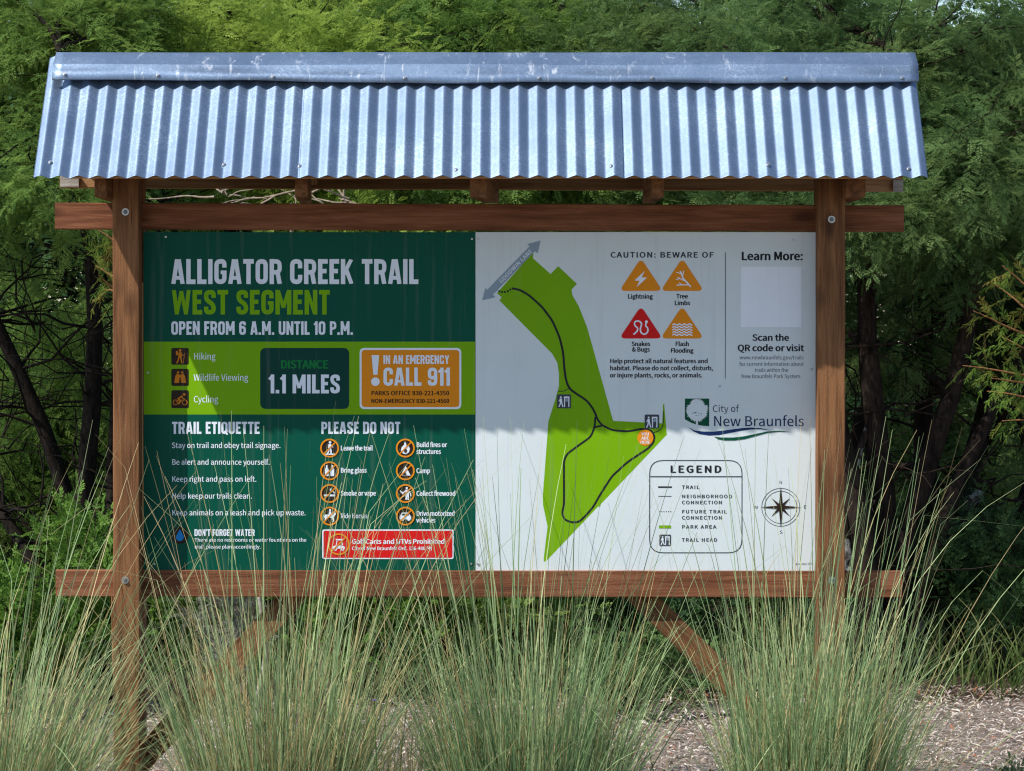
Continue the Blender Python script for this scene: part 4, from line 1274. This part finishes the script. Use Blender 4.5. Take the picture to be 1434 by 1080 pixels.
def wiggle(a, b, n, amp, rnd, bow=0.0):
    a = np.array(a, float); b = np.array(b, float)
    L = np.linalg.norm(b - a)
    ph = rnd.uniform(0, 6.28, 3)
    out = []
    for i in range(n + 1):
        t = i / n
        e = np.sin(np.pi * t)
        o = np.array([np.sin(t * 5 + ph[0]), np.sin(t * 4 + ph[1]), .5 * np.sin(t * 6 + ph[2])]) * amp * L * (.35 + .65 * e) * min(1, t * 4) + np.array([0, 0, bow * L * e])
        out.append(a + (b - a) * t + o * (1 if 0 < i else 0))
    return out


def merge(parts):
    V, F, off = [], [], 0
    for v, f in parts:
        V.append(v); F.append(f + off); off += len(v)
    return np.concatenate(V), np.concatenate(F)


G_T = 'feathery trees behind the board'
BACK_Y, BACK_X = 1.2, 1.07         # the wood stands 1.2 m further back than first measured


def grow_tree(name, label, base, stems, lumps, n_spray, leaf, bark, seed, size=(0.16, 0.29), templates=None, group=None, r0=.06,
              hang=0.35, tint0=0.5, twigs=0, light_top=0.0, cat='tree', trunk_name='trunk'):
    """trunk with limbs running to the foliage lumps; crown of feathery sprays on the lumps
       lumps: (x, y, z, rx, ry, rz, weight, tint shift)"""
    rnd = np.random.default_rng(seed)
    base = Vector((base[0] * BACK_X, base[1] + BACK_Y, GZ))
    stems = [(x * BACK_X, y + BACK_Y, CAM_H + (z - CAM_H) * BACK_X, r) for x, y, z, r in stems]
    lumps = [(l[0] * BACK_X, l[1] + BACK_Y, CAM_H + (l[2] - CAM_H) * BACK_X) + tuple(l[3:]) for l in lumps]
    root = empty(name, base)
    tag(root, label, cat, group or G_T)
    base = np.array(base, float)
    parts = []
    tips = []
    for (sx, sy, sz, rr) in stems:
        top = np.array([sx, sy, sz])
        path = wiggle(base + rnd.normal(0, .03, 3) * [1, 1, 0] - [0, 0, .1], top, 9, .035, rnd)
        parts.append(tube(path, r0 * rr, r0 * rr * .38, 8, rnd, .07))
        tips.append((path, r0 * rr))
    for (x, y, z, rx, ry, rz, w, ts) in lumps:
        c = np.array([x, y, z])
        best = min(((np.linalg.norm(c - p), i, k) for k, (pa, _) in enumerate(tips) for i, p in enumerate(pa) if i >= 3), key=lambda q: q[0])
        pa, rr = tips[best[2]]
        s = pa[best[1]]
        rl = rr * (1 - .62 * best[1] / 9) * .62
        path = wiggle(s, c, 6, .06, rnd)
        parts.append(tube(path, max(rl, .010), .005, 6, rnd, .06))
        for _ in range(4):
            e = c + rnd.normal(0, 1, 3) * np.array([rx, ry, rz]) * .75
            parts.append(tube(wiggle(path[rnd.integers(2, 6)], e, 5, .07, rnd), .006, .002, 4))
    for _ in range(twigs):
        pa, rr = tips[rnd.integers(0, len(tips))]
        s = pa[rnd.integers(2, 9)]
        e = s + rnd.normal(0, 1, 3) * [.45, .35, .30] + [0, 0, .15]
        parts.append(tube(wiggle(s, e, 5, .09, rnd), .009, .0025, 5))
        for _ in range(2):
            e2 = e + rnd.normal(0, .22, 3)
            parts.append(tube(wiggle((np.array(s) + e) / 2, e2, 4, .09, rnd), .005, .002, 4))
    V, F = merge(parts)
    tr = link(trunk_name, np_mesh(trunk_name, V - base, F, smooth=True), root, [bark])
    # sprays
    ws = np.array([l[6] * (l[3] * l[4] + l[3] * l[5]) for l in lumps]); ws = ws / ws.sum()
    P, D, T = [], [], []
    cnt = rnd.multinomial(int(n_spray * (1.6 if templates is None else 1)), ws)
    for l, n in zip(lumps, cnt):
        if not n: continue
        d = rnd.normal(0, 1, (n, 3)); d /= np.linalg.norm(d, axis=1, keepdims=True)
        rad = rnd.uniform(.2, 1.0, n) ** .5
        p = np.array(l[:3]) + d * np.array(l[3:6]) * rad[:, None]
        dd = d * [1, 1, .7] + rnd.normal(0, .45, (n, 3)); dd[:, 2] -= hang
        P.append(p); D.append(dd)
        T.append(np.clip(tint0 + l[7] + rnd.normal(0, .16, n), 0, 1))
    P, D, T = np.concatenate(P), np.concatenate(D), np.concatenate(T)
    sz = rnd.uniform(size[0], size[1], len(P))
    V, F, t = scatter(templates or SPRAYS, P, D, sz, T, rnd)
    cr = link('crown', np_mesh('crown', V - base, F, tint=t), root, [leaf])
    return root


def lumps_in(x0, x1, y0, y1, z0, z1, n, r, seed, tint=.18, weight=1.0):
    rnd = np.random.default_rng(seed)
    out = []
    for i in range(int(n * (1.5 if r[1] < .6 else 1))):
        rr = rnd.uniform(r[0], r[1]) * (.72 if r[1] < .6 else 1)
        z = rnd.uniform(z0, z1)
        t = (z - z0) / max(z1 - z0, .1)
        out.append((rnd.uniform(x0, x1), y0 + (y1 - y0) * min(1, max(0, .8 * t + rnd.uniform(-.1, .3))), z, rr * rnd.uniform(1, 1.5), rr, rr * rnd.uniform(.6, .95), weight, rnd.normal(0, tint)))
    return out


# trees behind the board, from the left to the right
b = W(120, 800, 4.4); b.z = GZ
t1 = lumps_in(-3.3, -1.9, 3.7, 5.4, 2.25, 3.45, 17, (.24, .42), 1) + lumps_in(-2.5, -1.75, 4.4, 5.4, 2.0, 2.5, 4, (.2, .34), 2, weight=.5) + lumps_in(-3.0, -1.6, 5.2, 6.0, .9, 2.0, 6, (.18, .3), 3, weight=.3)
grow_tree('mesquite_tree', 'dark green feathery tree left of the board with several leaning black trunks', b,
          [(-2.75, 4.3, 2.7, 1), (-1.75, 4.8, 2.3, .9), (-2.2, 4.2, 3.0, 1.1), (-3.0, 4.9, 1.9, .8), (-1.5, 4.4, 1.5, .55)], t1, 2100, L_MID, M_BARK, 11, size=(.13, .23), group=None, r0=.056, twigs=80, tint0=.45)
b = Vector((-1.3, 6.2, 0))
t2 = lumps_in(-2.35, -.75, 4.7, 6.6, 2.4, 3.65, 20, (.28, .46), 4, .12) + lumps_in(-1.7, -.6, 4.6, 5.6, 2.0, 2.6, 5, (.25, .4), 5)
grow_tree('mesquite_tree', 'bright yellow green tree crown rising behind the left half of the metal roof', b,
          [(-1.8, 5.8, 3.0, 1), (-1.0, 5.6, 3.1, 1), (-1.5, 6.0, 3.6, .9)], t2, 2300, L_BRIGHT, M_BARK, 12, size=(.14, .25), r0=.06, tint0=.55)
b = Vector((.05, 6.6, 0))
t3 = lumps_in(-.85, .45, 4.9, 6.8, 2.3, 3.65, 19, (.24, .44), 6)
grow_tree('mesquite_tree', 'mid green tree crown behind the middle of the roof ridge', b,
          [(-.4, 6.2, 3.1, 1), (.3, 6.0, 3.2, 1), (0, 6.5, 3.8, .8)], t3, 1450, L_MID, M_BARK, 13, r0=.06, tint0=.42)
b = Vector((.95, 6.3, 0))
t4 = lumps_in(.3, 1.1, 4.8, 6.4, 2.2, 3.6, 13, (.22, .38), 7)
grow_tree('mesquite_tree', 'lighter green narrow crown just right of the middle of the roof ridge', b,
          [(.55, 5.9, 3.1, 1), (1.0, 5.8, 3.3, 1)], t4, 1000, L_BLUE, M_BARK, 14, r0=.05, tint0=.62)
b = W(1225, 800, 4.2); b.z = GZ
t5 = lumps_in(.95, 2.7, 3.4, 5.2, 2.0, 3.35, 21, (.24, .42), 8) + lumps_in(1.3, 2.8, 4.6, 5.3, 1.5, 2.1, 8, (.22, .38), 9, weight=.6) + lumps_in(1.55, 2.7, 5.2, 6.0, .75, 1.6, 6, (.16, .3), 10, weight=.35)
grow_tree('mesquite_tree', 'big spreading tree right of the board with dark brown leaning trunks', b,
          [(1.55, 4.1, 2.4, 1.1), (2.35, 4.3, 2.5, 1), (1.9, 4.5, 3.0, 1.1), (2.7, 4.6, 1.8, .8)], t5, 3300, L_BLUE, M_BARK_R, 15, size=(.12, .21), r0=.075, twigs=50, tint0=.45)
b = Vector((1.75, 7.6, 0))
t6 = lumps_in(.9, 2.2, 6.8, 8.2, 2.9, 3.7, 7, (.20, .36), 16)
grow_tree('mesquite_tree', 'thin open tree behind the right end of the roof with sky showing through', b,
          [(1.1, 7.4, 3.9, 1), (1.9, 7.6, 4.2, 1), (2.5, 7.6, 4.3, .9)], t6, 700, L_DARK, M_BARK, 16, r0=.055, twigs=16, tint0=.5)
b = W(1345, 800, 4.9); b.z = GZ
t7 = lumps_in(2.2, 3.3, 4.6, 5.8, 1.6, 3.3, 9, (.24, .42), 17)
grow_tree('mesquite_tree', 'dark tree at the far right edge with a forked black trunk', b,
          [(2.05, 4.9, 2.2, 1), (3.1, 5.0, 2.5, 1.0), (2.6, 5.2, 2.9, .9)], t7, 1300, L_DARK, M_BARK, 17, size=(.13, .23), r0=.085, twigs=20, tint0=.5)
# the row behind
for i, (x, y, lab) in enumerate(((-3.6, 10.0, 'shaded backdrop tree seen between the trunks at the far left'), (-1.2, 10.8, 'shaded backdrop tree behind the bright yellow green crown'),
                                 (1.2, 11.0, 'shaded backdrop tree behind the right half of the roof'), (3.7, 9.6, 'shaded backdrop tree seen between the trunks at the far right'))):
    hi = 4.0 if i < 2 else (3.9 if i == 2 else 3.7)
    lm = lumps_in(x - 1.6, x + 1.6, y - 1.1, y + 1.1, .2, hi, 34, (.42, .7), 40 + i, .15)
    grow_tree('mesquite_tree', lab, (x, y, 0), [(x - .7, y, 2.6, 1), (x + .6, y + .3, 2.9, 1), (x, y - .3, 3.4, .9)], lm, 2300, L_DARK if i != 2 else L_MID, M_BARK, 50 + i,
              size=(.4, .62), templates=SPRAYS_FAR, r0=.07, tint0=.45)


# ------------------------------------------------------------------ bushes, dead wood, weeds
def bush(name, label, x, y, w, d, h, n, leaf, seed, size=(.14, .24), templates=None, stemmat=None, tint0=.5, cat='shrub', upward=.8, z0=.0):
    rnd = np.random.default_rng(seed)
    if y > 1:
        x, y, h = x * 1.06, y + 1.1, h + .18
    root = empty(name, (x, y, GZ))
    tag(root, label, cat)
    base = np.array([x, y, GZ])
    parts = []
    P, D = [], []
    ns = max(8, n // 14)
    for _ in range(ns):
        a = rnd.uniform(0, 6.28); q = rnd.uniform(0, 1) ** .6
        tip = base + np.array([np.cos(a) * w * q, np.sin(a) * d * q, z0 + h * (1 - .45 * q * q) * rnd.uniform(.65, 1.05)])
        path = wiggle(base + rnd.normal(0, .06, 3) * [1, 1, 0], tip, 6, .05, rnd)
        parts.append(tube(path, .006, .002, 4))
        for _ in range(max(1, n // ns)):
            t = rnd.uniform(.3, 1) ** .7
            p = np.array(path[int(t * 6)]) + rnd.normal(0, .05, 3)
            dd = (tip - base) / np.linalg.norm(tip - base) * .6 + rnd.normal(0, .5, 3); dd[2] += upward * .5
            P.append(p); D.append(dd)
    V, F = merge(parts)
    link('stem', np_mesh('stem', V - base, F, smooth=True), root, [stemmat or M_BARK_R])
    P, D = np.array(P), np.array(D)
    V, F, t = scatter(templates or SPRAYS_BUSH, P, D, rnd.uniform(size[0], size[1], len(P)), np.clip(tint0 + rnd.normal(0, .2, len(P)), 0, 1), rnd)
    link('foliage', np_mesh('foliage', V - base, F, tint=t), root, [leaf])
    return root


bush('shrub', 'fresh green leafy shrub left of the left post behind the tall grass', -1.78, 2.9, .52, .4, .95, 330, L_WEED, 1)
bush('shrub', 'yellow green weedy bush low at the far left edge', -2.25, 2.5, .4, .35, .62, 200, L_WEED, 2, tint0=.35)
bush('dead_bush', 'grey dry brush just right of the left post below the sign', -1.22, 2.2, .26, .24, .88, 90, L_GREY, 3, templates=SPRAYS_NEEDLE, stemmat=M_TWIG, cat='dead bush')
bush('shrub', 'green shrub behind the bottom rail under the left sign panel', -.72, 3.1, .5, .4, .92, 280, L_WEED, 4, tint0=.4)
bush('shrub', 'bushy dark green shrub under the middle of the bottom rail', -.10, 3.3, .5, .4, .90, 280, L_MID, 5, tint0=.6)
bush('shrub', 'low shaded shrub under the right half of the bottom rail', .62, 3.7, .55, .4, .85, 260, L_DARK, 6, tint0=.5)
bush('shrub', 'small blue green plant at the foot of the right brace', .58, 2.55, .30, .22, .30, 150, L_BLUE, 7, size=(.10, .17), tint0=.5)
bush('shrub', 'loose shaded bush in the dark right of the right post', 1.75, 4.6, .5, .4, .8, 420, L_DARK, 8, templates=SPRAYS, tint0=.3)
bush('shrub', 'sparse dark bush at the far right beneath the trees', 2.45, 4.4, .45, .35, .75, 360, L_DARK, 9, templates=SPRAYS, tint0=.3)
bush('shrub', 'sunlit pale green thicket far back at the right edge', 2.75, 6.6, .9, .5, 1.7, 560, L_BLUE, 10, size=(.2, .34), tint0=.8)
bush('shrub', 'sunlit green thicket between the left trunks', -2.6, 6.6, 1.0, .5, 2.1, 1500, L_MID, 12, size=(.16, .26), templates=SPRAYS, tint0=.35)
bush('weed', 'tiny green weed on the mulch in the lower right corner', 1.87, .55, .10, .08, .12, 70, L_BLUE, 11, size=(.05, .09), cat='weed', tint0=.6)


def dead_limb(name, label, paths, m, cat, r):
    rnd = np.random.default_rng(len(label))
    base = np.array(paths[0][0]); 
    parts = [tube(wiggle(a, b, 8, .05, rnd), r * k, r * k * .55, 7, rnd, .12) for a, b, k in paths]
    V, F = merge(parts)
    o = link(name, np_mesh(name, V - base, F, smooth=True), None, [m])
    o.location = base
    tag(o, label, cat)
    return o


a = W(1262, 930, 5.6); a.z = GZ - .05
dead_limb('dead_stump', 'dark leaning dead trunk with pale lichen patches in the shade right of the board', [(tuple(a), tuple(W(1338, 725, 5.8)), 1.0), (tuple(W(1330, 745, 5.8)), tuple(W(1372, 690, 6.0)), .6)], M_BARK_G, 'dead trunk', .085)
a = W(362, 980, 3.0); a.z = GZ - .05
dead_limb('stake', 'pale grey weathered stake standing behind the left brace', [(tuple(a), tuple(W(363, 832, 3.0)), 1.0)], M_ENDGRAIN, 'stake', .018)
a = W(1195, 930, 5.4); a.z = GZ - .05
dead_limb('snag', 'grey broken snag right behind the right post', [(tuple(a), tuple(W(1192, 640, 5.4)), 1.0), (tuple(W(1193, 700, 5.4)), tuple(W(1222, 560, 5.5)), .5)], M_BARK_G, 'dead trunk', .05)
rt = np.random.default_rng(77)
prs = []
for i in range(26):
    x = rt.uniform(300, 540); y = rt.uniform(262, 292)
    p0 = W(x, y, 4.3 + rt.uniform(-.3, .3)); p1 = p0 + Vector((rt.uniform(-.35, .35), rt.uniform(-.2, .2), rt.uniform(-.05, .18)))
    prs.append((tuple(p0), tuple(p1), rt.uniform(.5, 1)))
p0 = Vector((-.95, 4.6, GZ)); prs.insert(0, (tuple(p0), tuple(W(420, 285, 4.4)), 2.2))
dead_limb('dead_tree', 'bare pale dry branches seen in the gap between roof and top rail', prs, M_TWIG, 'dead tree', .0065)


def conifer(name, label, base, branches, seed):
    """sapling with drooping feather-like sprigs on thin orange twigs"""
    rnd = np.random.default_rng(seed)
    root = empty(name, base); tag(root, label, 'sapling')
    base = np.array(base, float)
    parts, P, D = [], [], []
    for a, b in branches:
        path = wiggle(a, b, 8, .02, rnd)
        parts.append(tube(path, .007, .002, 5))
        dirv = np.array(b, float) - np.array(a, float); L = np.linalg.norm(dirv); dirv /= L
        if L > .9: continue
        n = int(L / .023)
        for i in range(n):
            t = .25 + .75 * i / n
            p = np.array(path[min(8, int(t * 8))]) + dirv * rnd.uniform(-.02, .04)
            sd = np.array([rnd.normal(0, .35), rnd.normal(0, .5), rnd.choice([-1, 1]) * .8]) + dirv * .7
            P.append(p); D.append(sd)
    V, F = merge(parts)
    link('stem', np_mesh('stem', V - base, F, smooth=True), root, [M_TWIG_R])
    P, D = np.array(P), np.array(D)
    V, F, t = scatter([T * np.array([1, .55, .55]) for T in SPRAYS_NEEDLE], P, D, rnd.uniform(.065, .125, len(P)), np.clip(.55 + rnd.normal(0, .28, len(P)), 0, 1), rnd)
    link('foliage', np_mesh('foliage', V - base, F, tint=t), root, [L_JUNIPER])


Yc = 1.6
tr = W(1475, 900, Yc); tr.z = GZ
top = W(1462, 330, Yc)
br = [(tuple(tr), tuple(top))]
for (x0, y0, x1, y1, dy) in ((1468, 480, 1362, 436, -.1), (1466, 455, 1392, 398, .1), (1470, 530, 1348, 512, -.05), (1470, 560, 1382, 548, .12), (1468, 505, 1400, 470, .0), (1470, 585, 1404, 590, .1), (1465, 420, 1402, 372, 0), (1467, 440, 1500, 380, 0), (1470, 540, 1388, 530, -.12)):
    br.append((tuple(W(x0, y0, Yc)), tuple(W(x1, y1, Yc + dy))))
conifer('cypress_sapling', 'young sapling with sunlit feathery twigs reaching in at the right edge', tuple(tr), br, 5)
Yc = .75
tr = W(172, 900, Yc); tr.z = GZ
br = [(tuple(tr), tuple(W(168, 330, Yc)))]
for (x0, y0, x1, y1, dy) in ((172, 345, 138, 322, 0), (172, 395, 134, 372, .05), (172, 420, 138, 385, -.05), (172, 360, 152, 330, .02), (172, 410, 146, 405, .04)):
    br.append((tuple(W(x0, y0, Yc)), tuple(W(x1, y1, Yc + dy))))
conifer('cypress_sapling', 'slender sapling hidden behind the left post with green sprigs poking out', tuple(tr), br, 6)


# ------------------------------------------------------------------ grasses
def blades(P0, az, th0, curl, L, w, tint, rnd, seg=9):
    """arching ribbons: th is the lean from the vertical, growing along the blade"""
    n = len(P0)
    t = np.linspace(0, 1, seg + 1)
    th = th0[:, None] + curl[:, None] * t[None, :] ** 1.8
    kink = np.where(rnd.random(n) < .10, rnd.uniform(.5, 1.5, n), 0)          # bent and broken blades
    th = th + kink[:, None] * (t[None, :] > rnd.uniform(.45, .9, n)[:, None])
    th = np.minimum(th, 2.2)
    ds = L[:, None] / seg
    side = rnd.normal(0, .12, n)
    azs = az[:, None] + side[:, None] * t[None, :]
    dx = np.sin(th) * np.cos(azs) * ds; dy = np.sin(th) * np.sin(azs) * ds; dz = np.cos(th) * ds
    X = np.zeros((n, seg + 1, 3))
    X[:, 1:, 0] = np.cumsum(dx[:, :-1], 1); X[:, 1:, 1] = np.cumsum(dy[:, :-1], 1); X[:, 1:, 2] = np.cumsum(dz[:, :-1], 1)
    X += P0[:, None, :]
    wa = rnd.uniform(0, np.pi, n)
    S_ = np.stack([np.cos(wa), np.sin(wa) * .6, np.zeros(n)], -1)
    S_ /= np.linalg.norm(S_, axis=1, keepdims=True)
    prof = np.where(t < .6, 1.0, 1.0 - .72 * (t - .6) / .4)
    hw = (w[:, None] * prof[None, :] / 2)[..., None] * S_[:, None, :]
    V = np.stack([X - hw, X + hw], 2).reshape(-1, 3)
    b = np.arange(n)[:, None, None] * (seg + 1) * 2 + np.arange(seg)[None, :, None] * 2
    F = (b + np.array([0, 1, 3, 2])).reshape(-1, 4)
    T = np.repeat(np.clip(tint[:, None] - .12 + .34 * t[None, :] ** 1.5, 0, 1), 2, axis=1).ravel()     # older tips are paler
    return V, F, T


def clump(name, label, x, y, n, hgt, spread, seed, lean=(0, 0), dry=.3, rad=.13, group=None, tall=.045, curl=.75, green0=.5):
    rnd = np.random.default_rng(seed)
    root = empty(name, (x, y, GZ)); tag(root, label, 'grass clump', group or 'tall grass clumps in front of the board')
    hgt += .12
    n = int(n * 1.7)
    for part, m, cnt in (('green_blades', L_GRASS, int(n * (1 - dry))), ('dry_blades', L_STRAW, int(n * dry))):
        a = rnd.uniform(0, 2 * np.pi, cnt); q = rnd.uniform(0, 1, cnt) ** .5
        P0 = np.stack([np.cos(a) * q * rad * 1.5, np.sin(a) * q * rad, np.full(cnt, -.01)], -1)
        vx = np.cos(a) * q * spread + lean[0] + rnd.normal(0, .075, cnt) * (1 + 2.2 * (rnd.random(cnt) < .10)); vy = np.sin(a) * q * spread * .8 + lean[1] + rnd.normal(0, .075, cnt)
        az = np.arctan2(vy, vx); th0 = np.hypot(vx, vy)
        L = hgt * rnd.beta(2.9, 2.9, cnt) * 1.02
        long = rnd.random(cnt) < tall
        thatch = rnd.random(cnt) < (.35 if part == 'dry_blades' else .08)      # short, bent-over old growth at the foot
        L = np.where(thatch, hgt * rnd.uniform(.18, .5, cnt), L)
        th0 = np.where(thatch, th0 + rnd.uniform(.1, .7, cnt), th0)
        L = np.where(long & ~thatch, hgt * rnd.uniform(1.05, 1.42, cnt), L)
        c = np.abs(rnd.normal(0, curl, cnt)) * (.22 + th0)
        floppy = rnd.random(cnt) < .12
        c = np.where(floppy, c + rnd.uniform(.5, 1.3, cnt), c)
        w = rnd.uniform(.0020, .0046, cnt) * (.85 if part == 'dry_blades' else 1)
        V, F, T = blades(P0, az, th0, c, L, w, np.clip(rnd.normal(green0, .26, cnt), 0, 1), rnd)
        link(part, np_mesh(part, V, F, tint=T), root, [m])
    return root


gy = -.62
clump('muhly_grass', 'tall blue green grass clump in front of the middle of the sign', xat(742, gy), gy, 1450, 1.0, .25, 1, rad=.17, dry=.20, green0=.45)
clump('muhly_grass', 'tall grass clump with many straw blades in front of the left sign panel', xat(395, gy), gy - .05, 1400, 1.02, .25, 2, rad=.17, dry=.42, green0=.5)
clump('muhly_grass', 'dense upright blue green grass clump covering the foot of the right post', xat(1135, gy), gy - .05, 1550, 1.0, .15, 3, rad=.16, dry=.22, lean=(.05, 0), green0=.55)
clump('muhly_grass', 'straw coloured arching grass clump at the left edge bending over the left post', xat(-15, gy), gy, 1400, 1.0, .42, 4, dry=.42, lean=(.06, 0), curl=.95, green0=.55, rad=.17)
clump('muhly_grass', 'dry tan grass clump between the left and middle clumps', xat(560, gy), gy + .12, 300, .64, .24, 5, dry=.6, green0=.45)
clump('muhly_grass', 'low drooping green grass at the foot of the left post', xat(120, gy), gy - .10, 240, .42, .6, 6, dry=.35, lean=(.15, 0), curl=1.3, green0=.35)
clump('muhly_grass', 'low sprawling dark grass beside the right brace at the bottom edge', xat(925, gy), gy - .10, 300, .42, .8, 7, dry=.25, lean=(0, 0), curl=1.2, green0=.2)
clump('muhly_grass', 'sprawling straw blades right of the right clump over the mulch', xat(1225, gy), gy - .02, 170, .72, .5, 8, dry=.55, lean=(.32, 0), curl=.9, green0=.5)


def weeds():
    """the mixed grass and litter plants under the trees, too many to count"""
    rnd = np.random.default_rng(31)
    n = 9000
    x = rnd.uniform(-3.6, 3.9, n); y = 4.05 + rnd.gamma(2.0, 1.3, n)
    keep = (np.sin(x * 2.1 + y * 1.7) + np.sin(x * 4.3 - y * 2.2) * .6 + rnd.normal(0, .55, n) > -.3)
    x, y = x[keep], y[keep]; n = len(x)
    P0 = np.stack([x, y, np.full(n, GZ)], -1)
    V, F, T = blades(P0, rnd.uniform(0, 6.28, n), rnd.uniform(.05, .5, n), rnd.uniform(.2, 1.3, n), rnd.uniform(.12, .5, n), rnd.uniform(.004, .009, n), rnd.beta(2, 2, n), rnd, 6)
    m = leaf_material('wild_grass', (0.04, 0.075, 0.02), (0.09, 0.15, 0.035), (0.22, 0.22, 0.09))
    o = link('undergrowth', np_mesh('undergrowth', V, F, tint=T), None, [m])
    tag(o, 'wild grass and weeds growing in the shade under the trees', 'undergrowth', kind='stuff')


weeds()


def flower(x, y, z, label):
    root = empty('purple_flower', (x, y, GZ)); tag(root, label, 'flower')
    z = z - GZ
    v, f = tube([(0, 0, 0), (.01, 0, z * .5), (0, 0, z)], .0018, .0012, 5)
    link('stem', np_mesh('stem', v, f), root, [L_WEED])
    bm = bmesh.new()
    for i in range(5):
        a = i * 2 * math.pi / 5
        c = Vector((math.cos(a), math.sin(a) * .6, .3)) * .010
        s = Vector((-math.sin(a), math.cos(a), 0)) * .006
        p = [Vector((0, 0, 0)), c * .6 + s, c * 1.15, c * .6 - s]
        bm.faces.new([bm.verts.new(q + Vector((0, -.004, z))) for q in p])
    me = bpy.data.meshes.new('petals'); bm.to_mesh(me); bm.free()
    link('petals', me, root, [flat('violet_petal', (0.22, 0.12, 0.52), .6)])


p = W(524, 982, gy - .3)
flower(p.x, p.y, p.z, 'small violet flower among the grass below the left sign panel')
